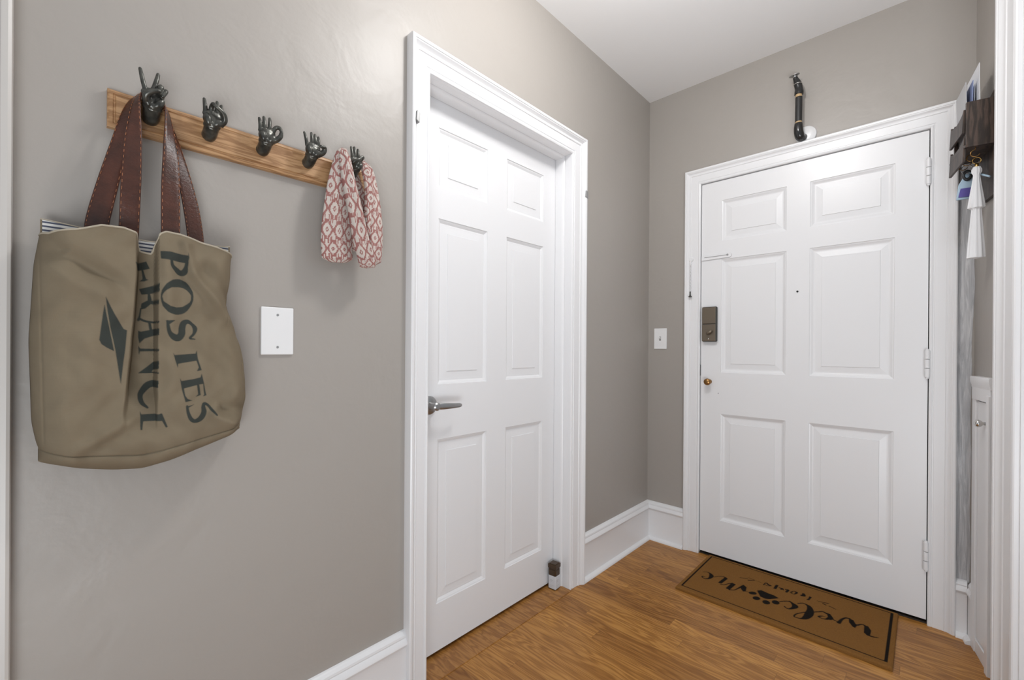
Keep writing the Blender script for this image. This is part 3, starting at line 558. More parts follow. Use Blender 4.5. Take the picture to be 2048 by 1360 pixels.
# ------------------------------------------------------------------ low cabinet on the right wall
cb = MB()
T0, T1, ZT = .062, .262, 1.022
org = (T0, 0, 0)
ce = empty('wall_cabinet', 'right', org); tag(ce, 'narrow waist high white cabinet with a knob beside the front door', 'cabinet')
def rk(b, name, m_, par, **kw):
    o = b.build(name, m_, 'right', parent=par, origin=org, **kw); o.matrix_parent_inverse = Matrix(); return o
b = MB(); b.box(T0, T0 + .038, 0, .019, 0, ZT - .05); b.box(T1 - .028, T1, 0, .024, 0, ZT - .05); b.box(T0, T1, 0, .020, ZT - .075, ZT - .012)
b.box(T0 + .01, T1 - .01, 0, .003, 0, ZT - .05); b.box(T0, T1, 0, .016, 0, .05)
rk(b, 'frame', M['white'], ce, bevel=.002)
b = MB(); b.prism([(0, ZT - .03), (.020, ZT - .03), (.021, ZT - .020), (.024, ZT - .010), (.025, ZT), (.025, ZT + .008), (.023, ZT + .012), (0, ZT + .012)], 0, T0 - .004, T1 + .004)
rk(b, 'cap_moulding', M['white'], ce, bevel=.001)
b = MB(); b.box(T0 + .040, T1 - .031, .004, .0125, .055, ZT - .080)
dr = rk(b, 'cabinet_door', M['door'], ce, bevel=.0015)
b = MB(); b.lathe([(.001, .012), (.006, .012), (.005, .019), (.010, .023), (.0135, .030), (.0125, .037), (.007, .041), (.001, .042)], (.186, 0, .868), 'd', 24)
k_ = rk(b, 'knob', M['nickel'], dr, smooth=True); tag(k_, 'round polished knob')
for z_ in (.180, .86):
    b = MB(); b.box(T1 - .040, T1 - .026, .012, .0165, z_ - .032, z_ + .032); b.lathe([(.001, z_ - .030), (.004, z_ - .030), (.004, z_ + .030), (.001, z_ + .030)], (T1 - .0305, .0175, 0), 'z', 10)
    rk(b, 'hinge', M['white'], dr)

# ceiling lamp (above the picture, the room's light)
ce = empty('ceiling_light', 'room', (LAMP[0], LAMP[1], H)); tag(ce, 'flush round white ceiling light over the entry', 'ceiling light')
b = MB(); b.lathe([(.001, 0), (.10, 0), (.10, -.02), (.085, -.024), (.001, -.024)], (0, 0, 0), 'z', 40); o = b.build('canopy', M['ceil'], 'room', parent=ce, smooth=False)
# ------------------------------------------------------------------ coat rack with cast hands
RO = (-2.125, 0, 1.61)
rack = empty('coat_rack', 'left', RO); tag(rack, 'oak coat rack board with five dark cast hand hooks on the left wall', 'coat rack')
def lk_(b, name, m_, par, **kw):
    o = b.build(name, m_, 'left', parent=par, origin=kw.pop('org'), **kw); o.matrix_parent_inverse = Matrix(); return o
b = MB(); A0, A1, Z0, Z1 = -2.415, -1.836, 1.571, 1.648
b.box(A0, A1, 0, .012, Z0, Z1)
rings = [(0, .0), (0, .012), (.003, .0145), (.008, .0152), (.0095, .0135), (.0115, .0135), (.013, .0165)]
prev = None
for ins, d_ in rings:
    r = [(A0 + ins, d_, Z0 + ins), (A1 - ins, d_, Z0 + ins), (A1 - ins, d_, Z1 - ins), (A0 + ins, d_, Z1 - ins)]
    if prev: b.add(prev + r, [(0, 1, 5, 4), (1, 2, 6, 5), (2, 3, 7, 6), (3, 0, 4, 7)])
    prev = r
b.add(prev, [(0, 1, 2, 3)])
lk_(b, 'board', M['rackwood'], rack, org=RO)

def hand(u, z, pose, label, s=1.0, sv=0.8, lean=0.0):
    """cast hand growing out of the board: neck, palm facing the room, fingers; (a, d, c) = sideways, out, up from the neck"""
    b = MB()
    T = lambda p: (u + (p[0] + lean * p[2]) * s, .014 + (p[1] + .011 * max(0, min(1, (p[2] + .010) / .022))) * s * .88, z + p[2] * s * sv)
    def limb(pts, rr, n=10):
        q = spline([tuple(p) + (r,) for p, r in zip(pts, rr)], 5 * (len(pts) - 1) + 1)
        b.tube([T(x[:3]) for x in q], [x[3] * s * .94 for x in q], n)
        b.ell(T(q[-1][:3]), (q[-1][3] * s * .94,) * 3, 6, 8)
    def blob(c, r, rot=None): b.ell(T(c), (r[0] * s, r[1] * s, r[2] * s * (sv + .05)), rot=rot)
    limb([(0, -.006, -.014), (0, .010, -.014), (0, .022, -.008), (0, .031, .004)], [.0175, .0175, .0175, .0180], 20)
    blob((0, .032, .004), (.0195, .0165, .014)); blob((0, .034, .020), (.0215, .0105, .024)); blob((0, .034, .034), (.0225, .0080, .014))
    blob((.011, .041, .013), (.0095, .0090, .016), (0, .5, 0)); blob((-.011, .041, .015), (.0085, .0080, .018), (0, -.2, 0))
    for pts, rr in POSES[pose]: limb(pts, rr)
    o = lk_(b, 'hand_hook', M['hand'], rack, org=RO, smooth=True, merge=False)
    r = o.modifiers.new('fuse', 'REMESH'); r.mode = 'VOXEL'; r.voxel_size = .00075; r.use_smooth_shade = True
    sm = o.modifiers.new('soft', 'SMOOTH'); sm.factor = .5; sm.iterations = 7
    tag(o, label)
F1 = [.0062, .0058, .0054, .0044]
def fing(a, top=.080, spread=0.0, r=1.0, d=.034):
    return ([(a, d, .036), (a + spread * .4, d + .002, .052), (a + spread * .75, d + .0005, (top + .054) / 2), (a + spread, d - .003, top)], [x * r for x in F1])
POSES = {
 # two fingers raised in a V, the others folded under the thumb
 'vee': [fing(-.013, .090, -.010, .92), fing(-.003, .091, .013, .98),
         ([(.007, .034, .040), (.012, .039, .054), (.013, .052, .052), (.009, .054, .036)], [.0062, .0060, .0058, .0050]),
         ([(.016, .034, .036), (.022, .038, .049), (.022, .050, .045), (.016, .053, .030)], [.0060, .0058, .0054, .0048]),
         ([(-.012, .040, .008), (-.014, .052, .020), (-.005, .059, .030), (.006, .061, .036)], [.0085, .0075, .0064, .0054])],
 # middle finger and thumb joined in front of the palm
 'pinch': [fing(-.0155, .079, -.002, .95), fing(.0075, .082, .003), fing(.017, .075, .003, .92),
         ([(-.004, .034, .040), (-.0035, .041, .056), (-.002, .053, .062), (0, .061, .054)], [.0064, .0060, .0054, .0046]),
         ([(.016, .037, .010), (.024, .046, .024), (.019, .056, .040), (.004, .062, .051)], [.0092, .0076, .0066, .0052])],
 # ring of thumb and forefinger, three fingers raised
 'ring': [fing(-.0165, .075, -.002, .90), fing(-.006, .083, -.001, 1.0), fing(.0048, .085, .003, .98),
         ([(.014, .034, .038), (.021, .040, .056), (.029, .047, .056), (.032, .052, .044)], [.0066, .0062, .0058, .0048]),
         ([(.012, .037, .008), (.022, .044, .014), (.030, .051, .026), (.032, .053, .040)], [.0098, .0082, .0068, .0052])],
 # little finger apart, three together, thumb across the palm
 'four': [fing(-.0175, .078, -.006, .86), fing(-.003, .084, .000, .96), fing(.0065, .082, .001, .96), fing(.0155, .077, .002, .90),
         ([(.014, .037, .008), (.027, .046, .020), (.028, .053, .034), (.016, .058, .034)], [.0098, .0082, .0070, .0054])],
 'clasp': [fing(-.012, .084, -.002, .92), fing(-.002, .087, -.001), fing(.0085, .083, .001, .95),
         ([(.016, .034, .038), (.021, .042, .050), (.016, .053, .048), (.004, .056, .040)], [.0062, .0060, .0058, .0050]),
         ([(-.011, .040, .008), (-.014, .052, .018), (-.004, .059, .028), (.006, .058, .036)], [.0090, .0076, .0064, .0052])]}
hand(-2.348, 1.621, 'vee', 'dark cast hand hook with two fingers raised in a V, holding the bag', .88, .92)
hand(-2.243, 1.622, 'pinch', 'dark cast hand hook with thumb and middle finger pinched, right of the bag', .88)
hand(-2.131, 1.625, 'ring', 'dark cast hand hook with thumb and forefinger in a ring', .88)
hand(-2.021, 1.627, 'four', 'dark cast hand hook with the thumb across its palm, left of the scarf', .88)
hand(-1.902, 1.629, 'clasp', 'dark cast hand hook showing through the hanging scarf', .86)

# ------------------------------------------------------------------ tote bag
BO = (-2.35, .06, .88)
bag = empty('tote_bag', 'left', BO); tag(bag, 'khaki canvas tote bag with black lettering hanging by brown leather straps', 'bag')
bz = [.87, .912, .936, .986, 1.066, 1.136, 1.207, 1.278, 1.34]
bl = [-2.475, -2.497, -2.508, -2.516, -2.518, -2.520, -2.517, -2.514, -2.506]
rz_ = [.87, .946, 1.003, 1.049, 1.131, 1.171, 1.210, 1.279, 1.34]
br = [-2.20, -2.182, -2.173, -2.173, -2.184, -2.199, -2.211, -2.206, -2.203]
tu = [-2.52, -2.508, -2.495, -2.463, -2.43, -2.399, -2.380, -2.375, -2.368, -2.350, -2.3475, -2.3445, -2.334, -2.31, -2.276, -2.239, -2.205, -2.17]
tz = [1.333, 1.331, 1.327, 1.335, 1.349, 1.351, 1.345, 1.330, 1.317, 1.314, 1.322, 1.350, 1.357, 1.356, 1.347, 1.339, 1.333, 1.330]
su = [-2.53, -2.462, -2.364, -2.274, -2.199, -2.16]; sz = [.945, .925, .912, .929, .949, .960]
xu = [-2.53, -2.496, -2.454, -2.405, -2.36, -2.311, -2.249, -2.201, -2.17]; xz = [.925, .908, .891, .879, .873, .882, .904, .923, .94]
def soften(xs, ys, n=240, w=7):
    x = np.linspace(xs[0], xs[-1], n); y = np.interp(x, xs, ys); yp = np.concatenate([2 * y[0] - y[w:0:-1], y, 2 * y[-1] - y[-2:-w - 2:-1]])
    k = np.hanning(2 * w + 3)[1:-1]; return list(x), list(np.convolve(yp, k / k.sum(), 'valid'))
bz, bl = soften(bz, bl, 240, 12); rz_, br = soften(rz_, br, 240, 9); su, sz = soften(su, sz, 240, 14); xu, xz = soften(xu, xz, 240, 12); tu, tz = soften(tu, tz, 700, 3)
def sstep(x, a, b): t = np.clip((x - a) / (b - a), 0, 1); return t * t * (3 - 2 * t)
def bump_line(U, Z, p, q, wd, amp):
    dx, dz = q[0] - p[0], q[1] - p[1]; L = math.hypot(dx, dz); t = ((U - p[0]) * dx + (Z - p[1]) * dz) / L / L
    n = ((U - p[0]) * dz - (Z - p[1]) * dx) / L
    return amp * np.exp(-(n / wd) ** 2) * sstep(t, -.15, .15) * (1 - sstep(t, .85, 1.15))
def front_d(U, Z, UL, UR):
    e = np.minimum(U - UL, UR - U); k = np.clip(e / .045, 0, 1)
    d = .022 + .083 * np.sqrt(np.clip(1 - (1 - k) ** 2, 0, 1))
    lo_ = np.interp(Z, [.90, .976, 1.08, 1.177, 1.256, 1.33], [-2.405, -2.397, -2.388, -2.381, -2.377, -2.377])
    vz = sstep(Z, .955, 1.06)
    dep = .042 * vz * sstep(U, lo_ - .004, lo_ + .006) * (1 - sstep(U, -2.3475, -2.3445))
    dep *= 1 - .15 * sstep(Z, 1.26, 1.33)
    d = d - dep * np.clip(k * 1.5, 0, 1)
    # cushioning of both flaps and the long diagonal folds
    d = d + .010 * np.exp(-((U + 2.44) / .045) ** 2) * sstep(Z, .93, 1.1) + bump_line(U, Z, (-2.335, 1.34), (-2.322, 1.0), .016, .010)
    d = d + bump_line(U, Z, (-2.305, 1.345), (-2.285, 1.27), .010, .010) + bump_line(U, Z, (-2.288, 1.275), (-2.200, 1.165), .010, .011)
    d = d - bump_line(U, Z, (-2.268, 1.30), (-2.205, 1.225), .016, .014) - bump_line(U, Z, (-2.27, 1.21), (-2.19, 1.12), .022, .006)
    d = d - bump_line(U, Z, (-2.505, 1.305), (-2.40, 1.245), .013, .012) + bump_line(U, Z, (-2.515, 1.275), (-2.42, 1.215), .012, .006)
    d = d - bump_line(U, Z, (-2.50, 1.325), (-2.475, 1.295), .008, .008) + bump_line(U, Z, (-2.49, 1.20), (-2.43, 1.17), .015, .003)
    d = d + bump_line(U, Z, (-2.465, .93), (-2.38, .99), .012, .008) - bump_line(U, Z, (-2.43, .935), (-2.36, .975), .016, .007)
    d = d + bump_line(U, Z, (-2.255, .985), (-2.205, .95), .012, .012) - bump_line(U, Z, (-2.24, .995), (-2.185, .985), .014, .012)
    for p_, q_ in (((-2.507, 1.29), (-2.500, .95)), ((-2.211, 1.325), (-2.222, 1.185)), ((-2.196, 1.150), (-2.184, .985))): d = d + bump_line(U, Z, p_, q_, .0016, -.0035)
    d = d + .0038 * np.sin(U * 55 + Z * 31) * np.sin(Z * 47 - U * 20) + .0020 * np.sin(U * 140 + 2 * np.sin(Z * 40)) * np.sin(Z * 60)
    return d
nu, nv, nb = 440, 540, 40
sgrid = np.linspace(0, 1, nu + 1)[None, :]; tgrid = np.linspace(0, 1, nv + 1)[:, None]
ss = np.broadcast_to(sgrid, (nv + 1, nu + 1))
zg = 1.335 + (.925 - 1.335) * tgrid
UL = np.interp(zg, bz, bl); UR = np.interp(zg, rz_, br); U = UL + (UR - UL) * ss
Zt = np.interp(U, tu, tz); Zs = np.interp(U, su, sz); Z = Zt + (Zs - Zt) * tgrid
UL = np.interp(Z, bz, bl); UR = np.interp(Z, rz_, br); U = UL + (UR - UL) * ss
D = front_d(U, Z, UL, UR)
tn = np.clip((tgrid - .93) / .07, 0, 1); D = D - .010 * tn ** 2
front_shapes = [s for s, k in zip(BAG_INK, BAG_FLAP) if k]; deep_shapes = [s for s, k in zip(BAG_INK, BAG_FLAP) if not k]
INK = np.maximum(inksoft(front_shapes, U, Z, .0005), inksoft(deep_shapes, U, Z, .0005) * ((U < -2.3440) | (Z < .992)))
# the base gusset sags back under the seam
rows_u, rows_d, rows_z = [U], [D], [Z]; inkrows = [INK]
Ub, Zb, Db = U[-1], Z[-1], D[-1]; Zx = np.interp(Ub, xu, xz)
gk = np.linspace(0, 1, nb + 1)[1:]
for k in gk:
    kk = 0.5 - 0.5 * math.cos(PI * k)
    rows_u.append(Ub[None, :]); rows_z.append((Zb + (Zx - Zb) * math.sin(PI / 2 * k))[None, :]); rows_d.append((Db + .002 * math.sin(PI * k * .5) - (Db - .030) * kk ** 1.3)[None, :]); inkrows.append(np.zeros((1, len(Ub))))
U_, D_, Z_ = np.vstack(rows_u), np.vstack(rows_d), np.vstack(rows_z); I_ = np.vstack(inkrows)
# seam crease
r0 = nv; D_[r0 - 1] -= .0015; D_[r0] -= .0028; D_[r0 + 1] -= .0015
nR, nC = U_.shape
b = MB(); b.grid([[(U_[i, j], D_[i, j], Z_[i, j]) for j in range(nC)] for i in range(nR)])
nfront = nR * nC
# back panel, from the base up to a slightly higher rim
bk = []
for k in range(0, 41):
    t = k / 40; row = []
    for j in range(nC):
        u = U_[-1, j] if k == 0 else None
        s_ = j / (nC - 1); zt_ = 1.346 + .014 * abs(2 * s_ - 1) ** 1.2; zz = Zx[j] + (zt_ - Zx[j]) * t
        ul = np.interp(min(zz, 1.335), bz, bl); ur = np.interp(min(zz, 1.335), rz_, br)
        row.append((ul + (ur - ul) * s_, .030 - .008 * math.sin(PI * t) * math.sin(PI * s_) , zz))
    bk.append(row)
b.grid(bk)
body = lk_(b, 'canvas_body', M['canvas'], bag, org=BO, smooth=True, merge=False)
at = body.data.attributes.new('ink', 'FLOAT', 'POINT')
# soften the printed edge over the neighbouring vertices
If = I_.astype(float); K = If.copy()
arr = np.zeros(len(body.data.vertices), np.float32); arr[:nfront] = K.ravel(); at.data.foreach_set('value', arr)
so = body.modifiers.new('cloth', 'SOLIDIFY'); so.thickness = .0012; so.offset = 0
# striped lining inside the mouth
b = MB()
b.grid([[(u, .0335, z0_ + (1.3445 + .014 * abs(2 * (u + 2.505) / .299 - 1) ** 1.2 - z0_) * t_) for u in np.linspace(-2.504, -2.207, 60)] for z0_ in (1.295,) for t_ in np.linspace(0, 1, 8)])
lk_(b, 'lining', M['lining'], bag, org=BO, smooth=True, merge=False)
b = MB()
front = [(U_[0, j], D_[0, j], Z_[0, j]) for j in range(0, nC, 2)]
b.tube(front, .0019, 8)
b.tube([bk[-1][j] for j in range(0, nC, 10)], .0017, 8)
lk_(b, 'rim_trim', M['rim'], bag, org=BO, smooth=True)
# side seam line on the left panel and small tab at lower right
# leather handles: ribbon swept with a width direction that turns edge-on at the hook
def handle(name, ctrl, label=None):
    q = spline(ctrl, 160); b = MB(); rows = []; th = .0013; C_ = [Vector(x[:3]) for x in q]; fr = []
    for i, x in enumerate(q):
        t = (C_[min(i + 1, 159)] - C_[max(i - 1, 0)]).normalized(); wv = Vector((math.cos(x[4]), math.sin(x[4]), x[5])); wv = (wv - t * wv.dot(t)).normalized(); n = t.cross(wv)
        fr.append((C_[i], wv, n, x[3]))
        hw = x[3]; rows.append([tuple(C_[i] + wv * a * hw + n * c) for a, c in ((-1, -th * .5), (-.94, -th), (-.5, -th * 1.1), (0, -th * 1.15), (.5, -th * 1.1), (.94, -th), (1, -th * .5), (1, th * .5), (.94, th), (.5, th * 1.1), (0, th * 1.15), (-.5, th * 1.1), (-.94, th), (-1, th * .5))])
    b.grid(rows, closed_v=True, cap=True); o = lk_(b, name, M['leather'], bag, org=BO, smooth=True)
    b = MB()
    for e in (-.87, .87):
        for sd in (-1, 1):
            for i in range(3, 156):
                c0, w0, n0, h0 = fr[i]; c1, w1, n1, h1 = fr[i + 1]
                if i % 2: continue
                p = c0 + w0 * e * h0 + n0 * sd * th * 1.25; r = c0.lerp(c1, .9) + w1 * e * h1 + n1 * sd * th * 1.25
                sdv = w0 * .0005; up = n0 * .0004
                b.add([tuple(p - sdv - up), tuple(p + sdv - up), tuple(p + sdv + up), tuple(p - sdv + up), tuple(r - sdv - up), tuple(r + sdv - up), tuple(r + sdv + up), tuple(r - sdv + up)], [(0, 1, 2, 3), (7, 6, 5, 4), (0, 4, 5, 1), (1, 5, 6, 2), (2, 6, 7, 3), (3, 7, 4, 0)])
    lk_(b, 'stitching', M['thread'], o, org=BO, merge=False)
    return o
q0 = PI / 2
# (u, d, z, half width, turn of the width vector, z part)
handle('leather_handle', [(-2.3865, .055, 1.31, .0155, 0.05, 0), (-2.3860, .064, 1.36, .0155, 0.05, 0), (-2.384, .072, 1.45, .0155, .05, 0), (-2.381, .068, 1.53, .0140, .25, 0), (-2.3755, .052, 1.61, .0100, .9, 0),
        (-2.367, .040, 1.645, .0085, 1.4, 0), (-2.348, .030, 1.652, .0085, q0, 0), (-2.330, .040, 1.640, .0085, 1.75, 0), (-2.3235, .052, 1.61, .0095, 2.2, 0), (-2.3215, .072, 1.53, .0140, 2.85, 0),
        (-2.3230, .083, 1.45, .0160, 3.05, 0), (-2.3235, .088, 1.36, .0160, 3.08, 0), (-2.3235, .088, 1.31, .0160, 3.08, 0)])
handle('leather_handle', [(-2.432, .038, 1.33, .0175, .10, 0), (-2.430, .038, 1.37, .0175, .10, 0), (-2.417, .036, 1.44, .0165, .15, 0), (-2.399, .033, 1.53, .0140, .35, 0), (-2.385, .028, 1.61, .0105, .9, 0),
        (-2.370, .024, 1.646, .0080, 1.4, 0), (-2.348, .020, 1.655, .0070, q0, 0), (-2.328, .024, 1.640, .0080, 1.75, 0), (-2.315, .028, 1.60, .0100, 2.2, 0), (-2.297, .034, 1.52, .0125, 2.8, 0),
        (-2.281, .037, 1.44, .0150, 3.0, 0), (-2.2725, .038, 1.38, .0155, 3.04, 0), (-2.270, .038, 1.34, .0155, 3.04, 0)])

# ------------------------------------------------------------------ scarf
def fold(path, n=240, k=100, wr=.12, ph=0.0):
    """one hanging fold of cloth; path rows: u, d, z, half width, half thickness"""
    q = spline(path, n); rows = []; uv = []
    for i, x in enumerate(q):
        t = np.array(q[min(i + 1, n - 1)][:3]) - np.array(q[max(i - 1, 0)][:3]); t /= np.linalg.norm(t)
        side = np.cross(t, (0, 1, 0)); side /= np.linalg.norm(side); nn = np.cross(side, t)
        row = []; uvr = []
        e = min(1, i / 13 + .2) * min(1, (n - 1 - i) / 10 + .2); e = math.sqrt(min(1, e))
        for j in range(k):
            a = 2 * PI * j / k; ca, sa = math.cos(a), math.sin(a)
            f = 1 + wr * math.sin(3 * a + ph + i * .02) + wr * .7 * math.sin(5 * a - ph + i * .034)
            p = np.array(x[:3]) + side * ca * x[3] * e + nn * sa * x[4] * f * e
            row.append(tuple(p)); uvr.append((ca * x[3], i / n * .34))
        rows.append(row); uv.append(uvr)
    return rows, uv
scb = MB(); UV = []
FO = [
 ([(-1.930, .040, 1.668, .010, .010), (-1.942, .054, 1.650, .020, .011), (-1.948, .060, 1.585, .034, .012), (-1.956, .058, 1.500, .039, .012), (-1.958, .055, 1.420, .043, .012), (-1.953, .052, 1.358, .043, .010)], 0.0),
 ([(-1.918, .026, 1.660, .012, .008), (-1.925, .030, 1.62, .022, .009), (-1.930, .032, 1.50, .035, .010), (-1.925, .034, 1.40, .036, .010)], 1.1),
 ([(-1.934, .046, 1.668, .010, .010), (-1.944, .070, 1.640, .016, .012), (-1.937, .080, 1.575, .019, .014), (-1.921, .086, 1.500, .021, .015), (-1.902, .083, 1.425, .024, .014), (-1.880, .075, 1.372, .026, .012), (-1.876, .068, 1.352, .022, .010)], 2.0),
 ([(-1.878, .034, 1.660, .008, .008), (-1.872, .046, 1.640, .012, .010), (-1.869, .062, 1.580, .012, .012), (-1.868, .064, 1.510, .015, .012), (-1.868, .062, 1.440, .019, .011)], 3.3),
 ([(-1.874, .030, 1.655, .010, .009), (-1.862, .046, 1.635, .014, .011), (-1.853, .058, 1.570, .015, .013), (-1.850, .066, 1.490, .020, .014), (-1.853, .068, 1.420, .024, .013), (-1.853, .064, 1.366, .022, .010)], 4.2),
 ([(-1.898, .020, 1.630, .018, .006), (-1.888, .030, 1.56, .026, .008), (-1.888, .034, 1.48, .030, .009), (-1.888, .036, 1.40, .032, .009)], 5.0)]
for path, ph in FO:
    r, uv = fold(path, ph=ph); scb.grid(r, closed_v=True, cap=True); UV += [(a, c, ph) for row in uv for a, c in row]
sc = scb.build('knitted_scarf', M['scarf'], 'left', smooth=True, merge=False, origin=(-1.902, .05, 1.66))
tag(sc, 'rose and cream patterned knitted loop scarf hanging on the last hook', 'scarf')
uv = np.array(UV); s_, t_, p_ = uv[:, 0] * 1000, uv[:, 1] * 1000, uv[:, 2]
# woven figure: ogee leaves with small diamonds and bars between, 42 mm repeat
s2 = s_ + p_ * 23; P_ = 30.0; Q_ = 46.0
a = (s2 / P_) % 1 - .5; row_ = np.floor(t_ / Q_); a = ((s2 / P_ + .5 * (row_ % 2)) % 1) - .5; c = (t_ / Q_) % 1 - .5
og = np.abs(np.abs(a) - .25 - .17 * np.cos(2 * PI * c)) < .085
di = (np.abs(a) * 2.6 + np.abs(c - .0) * 2.4) < .38; di2 = (np.abs(a) * 2.6 + np.abs(c) * 2.4) < .14
bars = (np.sin(2 * PI * s2 / 4.6) > .0) & (np.abs(c) > .30) & (np.abs(a) < .42)
dye = (og | (di & ~di2) | bars).astype(np.float32)
at = sc.data.attributes.new('dye', 'FLOAT', 'POINT'); at.data.foreach_set('value', dye)

# ------------------------------------------------------------------ doormat
MX0, MX1, MY0, MY1, MT = .366, 1.142, -.455, -.008, .013
nx, ny = 560, 330; xs_ = np.linspace(MX0, MX1, nx); ys_ = np.linspace(MY0, MY1, ny); XX, YY = np.meshgrid(xs_, ys_, indexing='ij')
INKM = inksoft(MAT_INK, XX, YY, .0007)
ix, iy0, iy1, bw = .019, .028, .020, .0055
INKM = np.maximum(INKM, ((np.abs(XX - (MX0 + ix)) < bw / 2 * 1.3) | (np.abs(XX - (MX1 - ix)) < bw / 2 * 1.7)) & (YY > MY0 + iy0 - bw / 2) & (YY < MY1 - iy1 + bw / 2))
INKM = np.maximum(INKM, ((np.abs(YY - (MY0 + iy0)) < bw / 2) | (np.abs(YY - (MY1 - iy1)) < bw / 2)) & (XX > MX0 + ix) & (XX < MX1 - ix))
ed = np.minimum(np.minimum(XX - MX0, MX1 - XX), np.minimum(YY - MY0, MY1 - YY))
ZZ = MT - .004 * np.clip(1 - ed / .006, 0, 1) ** 2 + np.random.uniform(-.0004, .0004, XX.shape)
b = MB(); b.grid([[(XX[i, j], YY[i, j], ZZ[i, j]) for j in range(ny)] for i in range(nx)])
per = [(i, 0) for i in range(nx)] + [(nx - 1, j) for j in range(1, ny)] + [(i, ny - 1) for i in range(nx - 2, -1, -1)] + [(0, j) for j in range(ny - 2, 0, -1)]
b.grid([[(XX[i, j], YY[i, j], ZZ[i, j]) for i, j in per], [(XX[i, j], YY[i, j], 0.0005) for i, j in per]], closed_v=True)
mt = b.build('doormat', M['coir'], 'room', merge=False, origin=((MX0 + MX1) / 2, (MY0 + MY1) / 2, 0)); tag(mt, 'brown coir doormat with black welcome home lettering and paw print', 'doormat')
at = mt.data.attributes.new('ink', 'FLOAT', 'POINT'); If = INKM.astype(float); K = If.copy()
K[1:-1, 1:-1] = (If[1:-1, 1:-1] * 4 + If[:-2, 1:-1] + If[2:, 1:-1] + If[1:-1, :-2] + If[1:-1, 2:]) / 8
arr = np.zeros(len(mt.data.vertices), np.float32); arr[:nx * ny] = K.ravel(); at.data.foreach_set('value', arr)

# ------------------------------------------------------------------ little square bottle at the closet jamb
bo = (-.048, -.850, .003)
e = empty('square_bottle', 'room', bo); tag(e, 'small square dark bottle with white label on the floor by the closet door', 'bottle'); e.rotation_euler = (0, 0, math.radians(4))
def room_kid(b, name, m_, par, **kw): return b.build(name, m_, 'room', parent=par, **kw)
b = MB(); b.box(-.0195, .0195, -.0195, .0195, 0, .092); room_kid(b, 'bottle_body', M['bottle'], e, bevel=.004)
b = MB(); b.box(-.0203, .0203, -.0203, .0203, .003, .066); room_kid(b, 'paper_label', M['label'], e, bevel=.0035)
b = MB(); b.box(-.0185, .0185, -.0185, .0185, .092, .099); b.box(-.0215, .0215, -.0215, .0215, .099, .117); b.box(-.017, .017, -.017, .017, .117, .1195)
l_ = room_kid(b, 'cap', M['bottle'], e, bevel=.003)
b = MB()
for u0, u1, z0, z1 in ((-.012, .006, .044, .0465), (-.012, .002, .038, .040), (-.012, .009, .020, .0215), (-.012, .004, .014, .0155)): b.box(u0, u1, -.0208, -.0201, z0, z1); b.box(.0201, .0208, u0, u1, z0, z1)
room_kid(b, 'faint_print', M['greypaper'], e)

# ------------------------------------------------------------------ black tube above the front door
po = (.775, .045, 2.13)
e = empty('wall_tube', 'back', po); tag(e, 'black tube with tan rings and hooked ends on the wall above the front door', 'ornament')
def bk_(b, name, m_, par, **kw): o = b.build(name, m_, 'back', parent=par, origin=po, **kw); o.matrix_parent_inverse = Matrix(); return o
b = MB(); b.lathe([(.001, 0), (.043, 0), (.0435, .004), (.040, .009), (.020, .012), (.001, .013)], (.797, 0, 2.158), 'd', 36); bk_(b, 'white_disc', M['plastic'], e, smooth=True)
b = MB(); b.tube([(.7735, .045, 2.215), (.7745, .045, 2.33)], .0145, 24); bk_(b, 'tube', M['black'], e, smooth=True).data.set_sharp_from_angle(angle=math.radians(40))
for z_ in (2.212, 2.338):
    b = MB(); b.tube([(.7737, .045, z_ - .006), (.7740, .045, z_ + .006)], .0135, 24); smooth_angle(bk_(b, 'ring', M['tan'], e), 40)
b = MB(); q = spline([(.7737, .045, 2.207, .0165), (.7735, .045, 2.185, .0190), (.775, .042, 2.162, .0200), (.779, .033, 2.146, .0195), (.786, .020, 2.145, .016), (.790, .008, 2.150, .015)], 30)
b.tube([x[:3] for x in q], [x[3] for x in q], 20); bk_(b, 'elbow', M['blackgloss'], e, smooth=True)
b = MB(); q = spline([(.774, .045, 2.344, .0185), (.775, .045, 2.356, .0190), (.7745, .046, 2.372, .0170), (.770, .050, 2.395, .0160), (.764, .055, 2.415, .0115), (.761, .058, 2.425, .010)], 30)
b.tube([x[:3] for x in q], [x[3] for x in q], 20); bk_(b, 'top_joint', M['blackgloss'], e, smooth=True)
b = MB(); b.ell((.758, .058, 2.436), (.022, .013, .0045), rot=(0, -.10, 0)); b.tube([(.761, .058, 2.424), (.760, .058, 2.434)], .009, 12); bk_(b, 'top_plate', M['steel'], e, smooth=True)
b = MB(); b.torus((.771, .050, 2.392), .0165, .0018, 'z', 24, 8); bk_(b, 'metal_band', M['nickel'], e, smooth=True)

# ------------------------------------------------------------------ mail shelf on the right wall
mo = (.14, 0, 1.70)
e = empty('mail_shelf', 'right', mo); tag(e, 'dark wooden mail holder with key hooks on the right wall beside the front door', 'shelf')
def rk2(b, name, m_, par, org=mo, **kw): o = b.build(name, m_, 'right', parent=par, origin=org, **kw); o.matrix_parent_inverse = Matrix(); return o
S0, S1 = .075, .272
b = MB(); b.prism([(S0 + .055, 1.675), (.325, 1.675), (.325, 2.055), (S0 + .02, 2.01), (S0 + .02, 1.74)], 1, 0, .012); rk2(b, 'back_board', M['darkwood'], e, bevel=.001)
b = MB(); b.box(S1 - .012, S1, .012, .086, 1.852, 2.004); rk2(b, 'end_panel', M['darkwood'], e, bevel=.001)
b = MB(); b.box(S0 + .01, S0 + .022, .012, .080, 1.852, 1.99); rk2(b, 'end_panel', M['darkwood'], e, bevel=.001)
b = MB(); b.prism([(.012, 1.846), (.088, 1.846), (.090, 1.854), (.012, 1.854)], 0, S0, S1); rk2(b, 'bottom_panel', M['darkwood'], e)
